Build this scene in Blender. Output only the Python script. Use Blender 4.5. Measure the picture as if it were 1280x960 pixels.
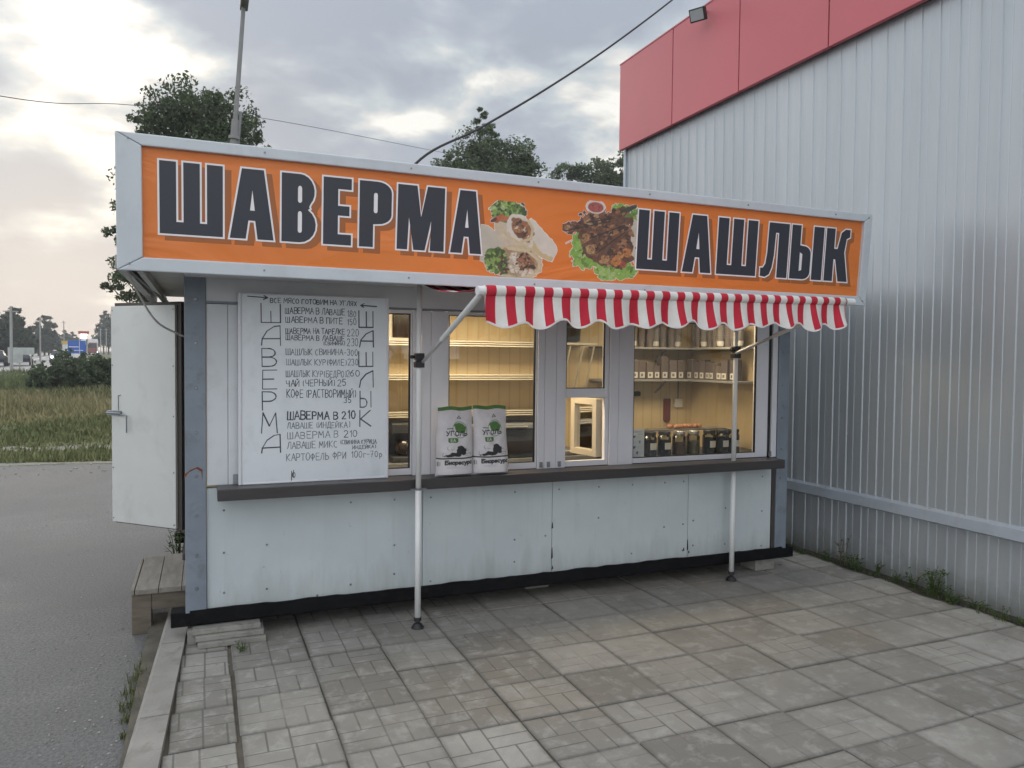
import bpy, bmesh, math, random
from mathutils import Vector, Matrix
import numpy as np

for o in list(bpy.data.objects):
    bpy.data.objects.remove(o)
S = bpy.context.scene
COL = S.collection
RAD = math.radians
rnd = random.Random(7)

# ---------------------------------------------------------------- camera
cam_d = bpy.data.cameras.new('camera')
cam = bpy.data.objects.new('camera', cam_d)
COL.objects.link(cam)
cam_d.sensor_width = 36.0
cam_d.lens = 934.09 / 1280 * 36.0
cam_d.clip_start = 0.05
cam_d.clip_end = 4000
_r = Vector((0.92555, -0.37850, 0.01002))
_u = Vector((0.00347, 0.03495, 0.99938))
_f = Vector((0.37862, 0.92494, -0.03367))
cam.matrix_world = Matrix((( _r.x, _u.x, -_f.x, 0), (_r.y, _u.y, -_f.y, 0), (_r.z, _u.z, -_f.z, 1.8), (0, 0, 0, 1)))
S.camera = cam
S.render.resolution_x = 1024
S.render.resolution_y = 768

# ---------------------------------------------------------------- view / light
S.view_settings.view_transform = 'Standard'
S.view_settings.look = 'None'
S.view_settings.gamma = 1
S.view_settings.use_curve_mapping = False
S.view_settings.exposure = 1.08
SUN_EL, SUN_AZ = 12.0, -9.0      # low, behind the kiosk to the left (degrees; azimuth from +Y, negative towards -X)

sd = bpy.data.lights.new('sun', 'SUN')
sd.energy = 0.5
sd.angle = RAD(25)
sd.color = (1.0, 0.90, 0.78)
sun = bpy.data.objects.new('sun', sd)
COL.objects.link(sun)
_d = Vector((math.sin(RAD(SUN_AZ)) * math.cos(RAD(SUN_EL)), math.cos(RAD(SUN_AZ)) * math.cos(RAD(SUN_EL)), math.sin(RAD(SUN_EL))))
sun.rotation_euler = (-_d).to_track_quat('-Z', 'Y').to_euler()

W = bpy.data.worlds.new('World')
S.world = W
W.use_nodes = True
nt = W.node_tree
for n in list(nt.nodes):
    nt.nodes.remove(n)
def wn(t, **k):
    n = nt.nodes.new(t)
    for a, b in k.items():
        setattr(n, a, b)
    return n
def wl(a, b):
    nt.links.new(a, b)
def wmath(op, a, b=None, c=None, clamp=False):
    n = wn('ShaderNodeMath', operation=op, use_clamp=clamp)
    for i, v in enumerate((a, b, c)):
        if v is None:
            continue
        if isinstance(v, (int, float)):
            n.inputs[i].default_value = v
        else:
            wl(v, n.inputs[i])
    return n.outputs[0]
tc = wn('ShaderNodeTexCoord')
sep = wn('ShaderNodeSeparateXYZ'); wl(tc.outputs['Generated'], sep.inputs[0])
sx, sy, sz = sep.outputs
sky = wn('ShaderNodeTexSky', sky_type='NISHITA')
sky.sun_disc = False
sky.sun_elevation = RAD(SUN_EL)
sky.sun_rotation = RAD(SUN_AZ)
sky.air_density = 1.0
sky.dust_density = 2.0
zz = wmath('ADD', wmath('MAXIMUM', sz, 0.0), 0.22)
px = wmath('DIVIDE', sx, zz)
py = wmath('DIVIDE', sy, zz)
cmb = wn('ShaderNodeCombineXYZ'); wl(px, cmb.inputs[0]); wl(py, cmb.inputs[1])
cmb.inputs[2].default_value = 4.3
n1 = wn('ShaderNodeTexNoise'); n1.inputs['Scale'].default_value = 2.5; n1.inputs['Detail'].default_value = 10; n1.inputs['Roughness'].default_value = 0.52; n1.inputs['Distortion'].default_value = 0.15
wl(cmb.outputs[0], n1.inputs['Vector'])
n2 = wn('ShaderNodeTexNoise'); n2.inputs['Scale'].default_value = 0.55; n2.inputs['Detail'].default_value = 3
cmb2 = wn('ShaderNodeCombineXYZ'); wl(px, cmb2.inputs[0]); wl(py, cmb2.inputs[1]); cmb2.inputs[2].default_value = 9.1
wl(cmb2.outputs[0], n2.inputs['Vector'])
mixn = wmath('MULTIPLY_ADD', wmath('SUBTRACT', wmath('ADD', wmath('MULTIPLY', n1.outputs[0], 0.7), wmath('MULTIPLY', n2.outputs[0], 0.3)), 0.5), 2.3, 0.53)
ramp = wn('ShaderNodeValToRGB')
cr = ramp.color_ramp
cr.elements[0].position = 0.37; cr.elements[0].color = (0.67, 0.66, 0.62, 1)
cr.elements[1].position = 0.64; cr.elements[1].color = (0.255, 0.285, 0.335, 1)
e = cr.elements.new(0.43); e.color = (0.50, 0.50, 0.49, 1)
e = cr.elements.new(0.49); e.color = (0.37, 0.41, 0.435, 1)
e = cr.elements.new(0.56); e.color = (0.30, 0.33, 0.375, 1)
wl(mixn, ramp.inputs[0])
# the warm low sky under the cloud, strongest towards the set sun
glow = wmath('MULTIPLY', wmath('POWER', wmath('SUBTRACT', 1.0, wmath('MAXIMUM', sz, 0.0), clamp=True), 5.0),
             wmath('POWER', wmath('MULTIPLY_ADD', wmath('ADD', wmath('MULTIPLY', sx, math.sin(RAD(SUN_AZ))), wmath('MULTIPLY', sy, math.cos(RAD(SUN_AZ)))), 0.5, 0.5, clamp=True), 3.0), clamp=True)
mg = wn('ShaderNodeMix', data_type='RGBA', blend_type='MIX')
wl(wmath('MULTIPLY', glow, 0.5), mg.inputs[0]); wl(ramp.outputs[0], mg.inputs[6]); mg.inputs[7].default_value = (0.49, 0.485, 0.49, 1)
# to sky units (the Background strength below is 0.1)
mul = wn('ShaderNodeMix', data_type='RGBA', blend_type='MULTIPLY'); mul.inputs[0].default_value = 1.0
wl(mg.outputs[2], mul.inputs[6])
# the unseen cloud overhead and behind the camera is brightened to light the foreground
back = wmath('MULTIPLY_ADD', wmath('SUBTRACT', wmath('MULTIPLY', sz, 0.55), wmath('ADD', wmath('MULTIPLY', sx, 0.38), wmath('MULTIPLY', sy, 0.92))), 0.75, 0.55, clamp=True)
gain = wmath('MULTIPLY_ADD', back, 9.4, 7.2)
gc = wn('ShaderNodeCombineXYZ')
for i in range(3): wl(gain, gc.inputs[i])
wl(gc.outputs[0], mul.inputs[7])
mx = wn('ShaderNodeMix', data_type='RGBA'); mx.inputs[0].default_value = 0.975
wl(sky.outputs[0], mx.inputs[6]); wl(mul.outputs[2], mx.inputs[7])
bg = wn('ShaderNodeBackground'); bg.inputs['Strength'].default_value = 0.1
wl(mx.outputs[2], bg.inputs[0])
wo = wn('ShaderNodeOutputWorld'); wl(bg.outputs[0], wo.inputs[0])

# ---------------------------------------------------------------- materials
def hexc(r, g, b):
    f = lambda c: (c / 255 / 12.92) if c <= 10 else ((c / 255 + 0.055) / 1.055) ** 2.4
    return (f(r), f(g), f(b), 1)
class NT:
    def __init__(s, name):
        s.m = bpy.data.materials.new(name); s.m.use_nodes = True
        s.t = s.m.node_tree; s.t.nodes.clear()
        s.out = s.n('ShaderNodeOutputMaterial'); s.b = s.n('ShaderNodeBsdfPrincipled')
        s.l(s.b.outputs[0], s.out.inputs[0])
    def n(s, t, **k):
        n = s.t.nodes.new(t)
        for a, b in k.items(): setattr(n, a, b)
        return n
    def l(s, a, b): s.t.links.new(a, b)
    def set(s, inp, v):
        if isinstance(v, (int, float, tuple)): inp.default_value = v
        else: s.l(v, inp)
    def math(s, op, a, b=None, c=None, clamp=False):
        n = s.n('ShaderNodeMath', operation=op, use_clamp=clamp)
        for i, v in enumerate((a, b, c)):
            if v is not None: s.set(n.inputs[i], v)
        return n.outputs[0]
    def mix(s, f, a, b, mode='MIX'):
        n = s.n('ShaderNodeMix', data_type='RGBA', blend_type=mode)
        s.set(n.inputs[0], f); s.set(n.inputs[6], a); s.set(n.inputs[7], b)
        return n.outputs[2]
    def coord(s, kind='Object', scale=(1, 1, 1)):
        t = s.n('ShaderNodeTexCoord'); mp = s.n('ShaderNodeMapping'); mp.inputs['Scale'].default_value = scale
        s.l(t.outputs[kind], mp.inputs[0]); return mp.outputs[0]
    def noise(s, vec, scale, detail=4, rough=0.55, dist=0.0):
        n = s.n('ShaderNodeTexNoise'); n.inputs['Scale'].default_value = scale; n.inputs['Detail'].default_value = detail
        n.inputs['Roughness'].default_value = rough; n.inputs['Distortion'].default_value = dist
        if vec is not None: s.l(vec, n.inputs['Vector'])
        return n.outputs[0]
    def ramp(s, f, stops):
        n = s.n('ShaderNodeValToRGB'); c = n.color_ramp
        c.elements[0].position, c.elements[0].color = stops[0]
        c.elements[1].position, c.elements[1].color = stops[-1]
        for p, k in stops[1:-1]:
            e = c.elements.new(p); e.color = k
        s.l(f, n.inputs[0]); return n.outputs[0]
    def bump(s, h, strength=0.3, dist=0.01):
        n = s.n('ShaderNodeBump'); n.inputs['Strength'].default_value = strength; n.inputs['Distance'].default_value = dist
        s.l(h, n.inputs['Height']); s.l(n.outputs[0], s.b.inputs['Normal'])
def c4(c): return (c[0], c[1], c[2], 1)
def sc(c, k): return (c[0] * k, c[1] * k, c[2] * k, 1)
def pmat(name, col, rough=0.5, var=0.15, scale=3.0, metal=0.0, bump=0.0, bscale=40, stretch=(1, 1, 1), dirt=None, dirt_amt=0.0, spec=0.5):
    """a paint/plastic/wood surface with uneven tone, slight roughness changes and optional dirt"""
    t = NT(name)
    v = t.coord('Object', stretch)
    nz = t.noise(v, scale, 5, 0.6)
    colr = t.ramp(nz, [(0.3, sc(col, 1 - var)), (0.7, sc(col, 1 + var))])
    if dirt is not None:
        d = t.noise(v, scale * 2.7, 6, 0.7, 0.3)
        f = t.ramp(d, [(0.52, (0, 0, 0, 1)), (0.72, (dirt_amt,) * 3 + (1,))])
        colr = t.mix(f, colr, c4(dirt))
    t.l(colr, t.b.inputs['Base Color'])
    t.l(t.math('MULTIPLY_ADD', nz, 0.25, rough - 0.12, clamp=True), t.b.inputs['Roughness'])
    t.b.inputs['Metallic'].default_value = metal
    t.b.inputs['Specular IOR Level'].default_value = spec
    if bump > 0: t.bump(t.noise(v, bscale, 4, 0.6), bump, 0.005)
    return t.m
def vmat(name, rough=0.6, attr='Col', mixg=0.15):
    """colours printed on a surface, stored per vertex"""
    t = NT(name)
    a = t.n('ShaderNodeVertexColor', layer_name=attr)
    nz = t.noise(t.coord('Object'), 14, 4)
    t.l(t.mix(t.math('MULTIPLY', nz, mixg), a.outputs[0], (0.3, 0.3, 0.3, 1)), t.b.inputs['Base Color'])
    t.b.inputs['Roughness'].default_value = rough
    return t.m
def emat(name, col, strength):
    t = NT(name)
    t.b.inputs['Base Color'].default_value = c4(col)
    t.b.inputs['Emission Color'].default_value = c4(col)
    t.b.inputs['Emission Strength'].default_value = strength
    return t.m
def glassmat(name, tint=(0.93, 0.95, 0.94), refl=0.9):
    t = NT(name)
    t.t.nodes.remove(t.b)
    tr = t.n('ShaderNodeBsdfTransparent'); tr.inputs[0].default_value = c4(tint)
    gl = t.n('ShaderNodeBsdfGlossy'); gl.inputs['Roughness'].default_value = 0.02
    fr = t.n('ShaderNodeFresnel'); fr.inputs[0].default_value = 1.5
    ms = t.n('ShaderNodeMixShader')
    t.l(t.math('MULTIPLY', fr.outputs[0], refl, clamp=True), ms.inputs[0]); t.l(tr.outputs[0], ms.inputs[1]); t.l(gl.outputs[0], ms.inputs[2])
    t.l(ms.outputs[0], t.out.inputs[0])
    return t.m

# ---------------------------------------------------------------- mesh helpers
WP = {}     # world position of empties that parent parts
class MB:
    def __init__(s): s.v = []; s.f = []; s.c = None
    def add(s, vs, fs):
        o = len(s.v); s.v += [tuple(p) for p in vs]; s.f += [tuple(i + o for i in f) for f in fs]; return s
    def box(s, x0, x1, y0, y1, z0, z1):
        v = [(x0, y0, z0), (x1, y0, z0), (x1, y1, z0), (x0, y1, z0), (x0, y0, z1), (x1, y0, z1), (x1, y1, z1), (x0, y1, z1)]
        return s.add(v, [(3, 2, 1, 0), (4, 5, 6, 7), (0, 1, 5, 4), (1, 2, 6, 5), (2, 3, 7, 6), (3, 0, 4, 7)])
    def quad(s, *p): return s.add(p, [tuple(range(len(p)))])
    def bar(s, p0, p1, w, h, up=(0, 0, 1)):
        """square bar from p0 to p1"""
        p0 = Vector(p0); p1 = Vector(p1); d = (p1 - p0).normalized(); u = Vector(up)
        if abs(d.dot(u)) > 0.98: u = Vector((0, 1, 0))
        a = d.cross(u).normalized() * w / 2; b = a.cross(d).normalized() * h / 2
        v = [p + i * a + j * b for p in (p0, p1) for i, j in ((-1, -1), (1, -1), (1, 1), (-1, 1))]
        return s.add(v, [(3, 2, 1, 0), (4, 5, 6, 7), (0, 1, 5, 4), (1, 2, 6, 5), (2, 3, 7, 6), (3, 0, 4, 7)])
    def tube(s, pts, r, n=10, cap=True):
        pts = [Vector(p) for p in pts]; rs = r if isinstance(r, (list, tuple)) else [r] * len(pts)
        o = len(s.v); ref = None
        for i, p in enumerate(pts):
            d = (pts[min(i + 1, len(pts) - 1)] - pts[max(i - 1, 0)]).normalized()
            if ref is None: ref = Vector((0, 0, 1)) if abs(d.z) < 0.9 else Vector((1, 0, 0))
            a = d.cross(ref).normalized(); b = a.cross(d).normalized(); ref = b
            for k in range(n):
                t = 2 * math.pi * k / n; s.v.append(tuple(p + (a * math.cos(t) + b * math.sin(t)) * rs[i]))
        for i in range(len(pts) - 1):
            for k in range(n):
                s.f.append((o + i * n + k, o + i * n + (k + 1) % n, o + (i + 1) * n + (k + 1) % n, o + (i + 1) * n + k))
        if cap:
            s.f.append(tuple(o + k for k in reversed(range(n)))); s.f.append(tuple(o + (len(pts) - 1) * n + k for k in range(n)))
        return s
    def lathe(s, prof, cx=0, cy=0, n=20):
        """prof: (radius, z) list, around a vertical axis"""
        return s.tube_prof(prof, cx, cy, n)
    def tube_prof(s, prof, cx, cy, n):
        o = len(s.v)
        for r, z in prof:
            for k in range(n):
                t = 2 * math.pi * k / n; s.v.append((cx + r * math.cos(t), cy + r * math.sin(t), z))
        for i in range(len(prof) - 1):
            for k in range(n): s.f.append((o + i * n + k, o + i * n + (k + 1) % n, o + (i + 1) * n + (k + 1) % n, o + (i + 1) * n + k))
        s.f.append(tuple(o + k for k in reversed(range(n)))); s.f.append(tuple(o + (len(prof) - 1) * n + k for k in range(n)))
        return s
    def prism(s, poly, y0, y1):
        """poly in (x, z), extruded along y"""
        n = len(poly); o = len(s.v)
        s.v += [(x, y0, z) for x, z in poly] + [(x, y1, z) for x, z in poly]
        s.f.append(tuple(o + i for i in range(n))); s.f.append(tuple(o + n + i for i in reversed(range(n))))
        for i in range(n): s.f.append((o + i, o + n + i, o + n + (i + 1) % n, o + (i + 1) % n))
        return s
    def build(s, name, mat, parent=None, bevel=0.0, smooth=False, local=False, loc=None, rot=None, fixn=True):
        off = Vector((0, 0, 0))
        if parent is not None and not local: off = WP.get(parent.name, Vector((0, 0, 0)))
        me = bpy.data.meshes.new(name)
        me.from_pydata([(a - off.x, b - off.y, c - off.z) for a, b, c in s.v], [], s.f)
        me.validate()
        bm = bmesh.new(); bm.from_mesh(me)
        if fixn: bmesh.ops.recalc_face_normals(bm, faces=bm.faces)
        if bevel > 0:
            bmesh.ops.bevel(bm, geom=list(bm.edges), offset=bevel, segments=2, profile=0.5, affect='EDGES', clamp_overlap=True)
        bm.to_mesh(me); bm.free()
        if s.c is not None and len(s.c) == len(me.vertices):
            at = me.color_attributes.new('Col', 'FLOAT_COLOR', 'POINT')
            at.data.foreach_set('color', np.asarray(s.c, dtype=np.float32).ravel())
        if smooth: me.polygons.foreach_set('use_smooth', [True] * len(me.polygons))
        me.materials.append(mat)
        ob = bpy.data.objects.new(name, me); COL.objects.link(ob)
        if parent is not None:
            ob.parent = parent
            WP[ob.name] = off.copy()
        if loc is not None: ob.location = loc
        if rot is not None: ob.rotation_euler = rot
        return ob
def tag(o, label, cat, group=None):
    o['label'] = label; o['category'] = cat
    if group: o['group'] = group
    return o
def thing(name, loc, label, cat, group=None, rot=None):
    o = bpy.data.objects.new(name, None); COL.objects.link(o); o.location = loc; o.empty_display_size = 0.1
    if rot is not None: o.rotation_euler = rot
    WP[o.name] = Vector(loc)
    return tag(o, label, cat, group)
def struct(o, kind='structure'):
    o['kind'] = kind; return o
def copy_tree(o, parent=None):
    c = o.copy(); COL.objects.link(c)
    if parent is not None: c.parent = parent
    for ch in list(o.children): copy_tree(ch, c)
    return c
def dup(o, loc, label=None, rotz=None, scale=None):
    c = copy_tree(o); c.location = loc
    if label: c['label'] = label
    if rotz is not None: c.rotation_euler = (o.rotation_euler.x, o.rotation_euler.y, rotz)
    if scale is not None: c.scale = scale if isinstance(scale, tuple) else (scale,) * 3
    return c
def pix(u, v, x=None, y=None, z=None):
    """a point of the photograph (1280 x 960) on the plane x, y or z = const: used to read real positions off the picture"""
    r = _r * ((u - 640) / 934.09) - _u * ((v - 480) / 934.09) + _f
    t = x / r.x if x is not None else (y / r.y if y is not None else (z - 1.8) / r.z)
    return Vector((0, 0, 1.8)) + r * t
# ================================================================ GROUND
def terrain_z(x, y):
    pts = [(-1e4, 0), (18, 0), (40, 0.35), (70, 0.55), (100, 0.8), (200, 1.8), (300, 2.9), (450, 4.0), (900, 6.0), (1e5, 6.0)]
    for (a, za), (b, zb) in zip(pts, pts[1:]):
        if y <= b:
            t = (y - a) / (b - a); return za + (zb - za) * t
    return 6.0
def tz(x, y): return terrain_z(x, y) - 0.10
ys = [-2000, -600, -200, -60, -20, -5, 5, 10, 14, 18, 22, 26, 30, 35, 40, 50, 60, 70, 85, 100, 130, 160, 200, 250, 300, 370, 450, 600, 900, 1500, 2500]
xs = [-2500, -900, -400, -200, -120, -80, -60, -45, -35, -28, -22, -17, -12, -8, -4, 0, 6, 14, 25, 40, 70, 120, 250, 600, 1500, 2500]
b = MB()
b.add([(x, y, tz(x, y) + (0.12 * math.sin(x * 0.7) * math.sin(y * 0.5) if 17 < y < 60 and abs(x) < 60 else 0)) for y in ys for x in xs],
      [(j * len(xs) + i, j * len(xs) + i + 1, (j + 1) * len(xs) + i + 1, (j + 1) * len(xs) + i) for j in range(len(ys) - 1) for i in range(len(xs) - 1)])
t = NT('field_earth'); v = t.coord('Object')
n_a = t.noise(v, 0.22, 6, 0.6); n_b = t.noise(v, 2.5, 6, 0.7)
c = t.ramp(n_a, [(0.35, (0.075, 0.095, 0.035, 1)), (0.5, (0.12, 0.125, 0.05, 1)), (0.66, (0.20, 0.17, 0.085, 1))])
c = t.mix(t.math('MULTIPLY', n_b, 0.5), c, (0.06, 0.08, 0.028, 1))
t.l(c, t.b.inputs['Base Color']); t.b.inputs['Roughness'].default_value = 0.95
t.bump(n_b, 0.6, 0.1)
struct(b.build('ground', t.m, smooth=True, fixn=False))

# asphalt lot behind and beside the kiosk, ragged far edge
t = NT('worn_asphalt'); v = t.coord('Object')
n_a = t.noise(v, 0.55, 6, 0.65, 0.4); n_b = t.noise(v, 55, 4, 0.7); n_c = t.noise(t.coord('Object', (1, 3.2, 1)), 0.9, 5, 0.6)
c = t.ramp(n_a, [(0.30, (0.095, 0.096, 0.097, 1)), (0.55, (0.155, 0.154, 0.152, 1)), (0.72, (0.225, 0.221, 0.214, 1))])
c = t.mix(t.ramp(n_c, [(0.55, (0, 0, 0, 1)), (0.75, (0.55, 0.55, 0.55, 1))]), c, (0.22, 0.21, 0.20, 1))
n_e = t.noise(v, 120, 3, 0.8)
c = t.mix(t.ramp(n_b, [(0.40, (0.0, 0.0, 0.0, 1)), (0.62, (0.75, 0.75, 0.75, 1))]), c, (0.06, 0.06, 0.062, 1))
c = t.mix(t.ramp(n_e, [(0.60, (0.0, 0.0, 0.0, 1)), (0.70, (0.7, 0.7, 0.7, 1))]), c, (0.30, 0.29, 0.275, 1))
n_p = t.noise(v, 0.16, 3, 0.5, 1.0)
c = t.mix(t.ramp(n_p, [(0.52, (0.0, 0.0, 0.0, 1)), (0.56, (0.45, 0.45, 0.45, 1))]), c, (0.085, 0.085, 0.088, 1))
t.l(c, t.b.inputs['Base Color']); t.l(t.math('MULTIPLY_ADD', n_a, 0.3, 0.6), t.b.inputs['Roughness']); t.bump(n_b, 0.8, 0.010)
M_asph = t.m
edge = []
rr = random.Random(3)
x = -70.0
while x < 30:
    edge.append((x, 14.75 + 0.16 * math.sin(x * 0.9) + rr.uniform(-0.22, 0.22) - 0.02 * x * (1 if x < 0 else 0)))
    x += 0.45 if -12 < x < 2 else 3
b = MB()
lo = [(px_, -30.0) for px_, _ in edge]
o = len(edge)
b.add([(x, y, -0.055) for x, y in lo] + [(x, y, -0.055) for x, y in edge] + [(x, y + 0.05, -0.14) for x, y in edge],
      [(i, i + 1, o + i + 1, o + i) for i in range(o - 1)] + [(o + i, o + i + 1, 2 * o + i + 1, 2 * o + i) for i in range(o - 1)])
struct(b.build('asphalt_lot', M_asph, fixn=False))
# dust and gravel drifted along the edge of the asphalt
t = NT('gravel_dust'); v = t.coord('Object'); n_b = t.noise(v, 6, 6, 0.75)
t.l(t.ramp(n_b, [(0.3, (0.16, 0.145, 0.115, 1)), (0.7, (0.30, 0.28, 0.235, 1))]), t.b.inputs['Base Color']); t.b.inputs['Roughness'].default_value = 1; t.bump(n_b, 0.8, 0.02)
b = MB()
for (x0, x1, y0, wv) in ((-14, 1.5, 14.55, 0.28), (-12, 0.5, 17.2, 0.8), (-10, -3, 16.0, 0.35)):
    n = 40; vs = []
    for i in range(n + 1):
        x = x0 + (x1 - x0) * i / n; w_ = wv * (0.35 + 0.65 * rr.random()) * math.sin(math.pi * min(1, max(0, (i + .5) / n))) ** .4; yc = y0 + 0.12 * math.sin(x * 1.7)
        vs += [(x, yc - w_, 0), (x, yc + w_, 0)]
    zb = -0.05 if y0 < 14.6 else tz(0, y0) + 0.035
    b.add([(a, c_, zb + (0.05 * math.sin(a * 0.7) * math.sin(c_ * 0.5) if y0 > 15 else 0)) for a, c_, _ in vs], [(2 * i, 2 * i + 2, 2 * i + 3, 2 * i + 1) for i in range(n)])
struct(b.build('gravel_verge', t.m, fixn=False))

# ---------------------------------------------------------------- paving slabs (surface of the forecourt)
SX, SY, TH = 0.4329, 0.4002, 0.0073
OX, OY = 2.3092, 3.3728
t = NT('concrete_slab')
uv = t.n('ShaderNodeUVMap', uv_map='UVMap'); suv = t.n('ShaderNodeSeparateXYZ'); t.l(uv.outputs[0], suv.inputs[0])
U, V = suv.outputs[0], suv.outputs[1]
geo = t.n('ShaderNodeNewGeometry'); rpi = geo.outputs['Random Per Island']
obj_v = t.coord('Object')
def band(a, c0, w):      # 1 near a == c0
    return t.math('LESS_THAN', t.math('ABSOLUTE', t.math('SUBTRACT', a, c0)), w)
fu = t.math('FRACT', t.math('MULTIPLY', U, 2.0)); fv = t.math('FRACT', t.math('MULTIPLY', V, 2.0))
chk = t.math('MODULO', t.math('ADD', t.math('FLOOR', t.math('MULTIPLY', U, 2.0)), t.math('FLOOR', t.math('MULTIPLY', V, 2.0))), 2.0)
gw = 0.022
lines = t.math('MAXIMUM', t.math('MULTIPLY', chk, band(fu, 0.5, gw)), t.math('MULTIPLY', t.math('SUBTRACT', 1.0, chk), band(fv, 0.5, gw)))
lines = t.math('MAXIMUM', lines, t.math('MAXIMUM', band(U, 0.5, gw / 2), band(V, 0.5, gw / 2)))
wear = t.noise(obj_v, 3.2, 5, 0.65)
wearx = t.n('ShaderNodeSeparateXYZ'); t.l(obj_v, wearx.inputs[0])
left = t.math('MULTIPLY_ADD', wearx.outputs[0], -0.32, 1.0, clamp=True)     # the pattern is worn away towards the metal wall
keep = t.math('MULTIPLY', lines, t.math('MULTIPLY_ADD', t.math('SUBTRACT', wear, 0.45), 2.6, t.math('MULTIPLY_ADD', left, 0.95, t.math('MULTIPLY', t.math('SUBTRACT', rpi, 0.5), 0.9)), clamp=True))
rp2 = t.math('FRACT', t.math('MULTIPLY', rpi, 7.31))
base = t.ramp(rp2, [(0.0, (0.215, 0.20, 0.178, 1)), (0.35, (0.295, 0.278, 0.25, 1)), (0.7, (0.345, 0.328, 0.298, 1)), (1.0, (0.42, 0.402, 0.37, 1))])
nz1 = t.noise(obj_v, 1.5, 6, 0.65, 0.5)
base = t.mix(t.ramp(nz1, [(0.35, (0.6, 0.6, 0.6, 1)), (0.6, (0, 0, 0, 1))]), base, (0.175, 0.165, 0.145, 1))
nz2 = t.noise(obj_v, 7.5, 8, 0.72, 0.3)
base = t.mix(t.ramp(nz2, [(0.50, (0, 0, 0, 1)), (0.68, (0.7, 0.7, 0.7, 1))]), base, (0.47, 0.455, 0.425, 1))
nz3 = t.noise(obj_v, 0.9, 3, 0.5)
base = t.mix(t.ramp(nz3, [(0.56, (0, 0, 0, 1)), (0.75, (0.45, 0.45, 0.45, 1))]), base, (0.29, 0.235, 0.17, 1))
edgeu = t.math('MINIMUM', t.math('MINIMUM', U, t.math('SUBTRACT', 1.0, U)), t.math('MINIMUM', V, t.math('SUBTRACT', 1.0, V)))
nz4 = t.noise(obj_v, 22, 5, 0.7)
edged = t.ramp(t.math('ADD', edgeu, t.math('MULTIPLY', t.math('SUBTRACT', nz4, 0.5), 0.10)), [(0.0, (0.6, 0.6, 0.6, 1)), (0.055, (0, 0, 0, 1))])
base = t.mix(edged, base, (0.12, 0.11, 0.095, 1))
base = t.mix(t.math('MULTIPLY', keep, 0.7), base, (0.075, 0.07, 0.06, 1))
grain = t.noise(obj_v, 150, 3, 0.7)
base = t.mix(t.math('MULTIPLY', grain, 0.35), base, (0.14, 0.135, 0.125, 1))
t.l(base, t.b.inputs['Base Color']); t.l(t.math('MULTIPLY_ADD', nz2, 0.2, 0.66), t.b.inputs['Roughness'])
t.bump(t.math('SUBTRACT', t.math('MULTIPLY', grain, 0.3), t.math('MULTIPLY', keep, 1.2)), 0.5, 0.004)
M_slab = t.m
b = MB(); uvs = []
rs_ = random.Random(11)
ct, st = math.cos(TH), math.sin(TH)
for i in range(-7, 7):
    for j in range(-16, 7):
        g = 0.005 if i not in (-6, -5) else 0.007
        x0, x1 = i * SX + g / 2, (i + 1) * SX - g / 2
        y0, y1 = j * SY + 0.004, (j + 1) * SY - 0.004
        if i < -4:                                   # the left columns lie a little apart and out of line
            sh = 0.0 if i == -5 else -0.014
            x0 += sh; x1 += sh; y0 += 0.05 * (i + 4); y1 += 0.05 * (i + 4)
        kx = -0.325 + 0.045 * (OY + (y0 + y1) / 2 - 4.0) + 0.150 + 0.014 - OX
        if x0 < kx: x0 = kx
        if x1 - x0 < 0.08: continue
        dz = rs_.uniform(-0.006, 0.004); ta = rs_.uniform(-.011, .011); tb = rs_.uniform(-.011, .011); ro = rs_.uniform(-.008, .008)
        dx = rs_.uniform(-.003, .003); dy = rs_.uniform(-.002, .002)
        cxm, cym = (x0 + x1) / 2, (y0 + y1) / 2
        flip = rs_.randrange(2)
        top = []; be = 0.005
        for (a, c_), h in [((x0, y0), -0.05), ((x1, y0), -0.05), ((x1, y1), -0.05), ((x0, y1), -0.05),
                           ((x0, y0), -be), ((x1, y0), -be), ((x1, y1), -be), ((x0, y1), -be),
                           ((x0 + be, y0 + be), 0), ((x1 - be, y0 + be), 0), ((x1 - be, y1 - be), 0), ((x0 + be, y1 - be), 0)]:
            la, lc = a - cxm, c_ - cym
            a2, c2 = cxm + la - ro * lc + dx, cym + lc + ro * la + dy
            z = h + dz + ta * la + tb * lc
            u_, v_ = la / (x1 - x0) + 0.5, lc / (y1 - y0) + 0.5
            if x1 - x0 < SX * 0.9: u_ = (la / SX + 0.5)
            if flip: u_, v_ = 1 - v_, u_
            uvs.append((u_, v_))
            top.append((OX + ct * a2 - st * c2, OY + st * a2 + ct * c2, z))
        b.add(top, [(8, 9, 10, 11), (4, 5, 9, 8), (5, 6, 10, 9), (6, 7, 11, 10), (7, 4, 8, 11), (0, 1, 5, 4), (1, 2, 6, 5), (2, 3, 7, 6), (3, 0, 4, 7)])
pv = b.build('paving', M_slab, fixn=False)
ul = pv.data.uv_layers.new(name='UVMap')
idx = np.zeros(len(pv.data.loops), dtype=np.int32); pv.data.loops.foreach_get('vertex_index', idx)
ul.data.foreach_set('uv', np.asarray(uvs, dtype=np.float32)[idx].ravel())
struct(pv)
# earth in the joints and along the foot of the metal wall
M_joint = pmat('joint_earth', (0.10, 0.088, 0.068), 0.95, 0.35, 6, bump=0.6, bscale=60)
struct(MB().box(-0.36, 5.32, -3.2, 5.75, -0.09, -0.0105).build('paving_bed', M_joint))

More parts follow.
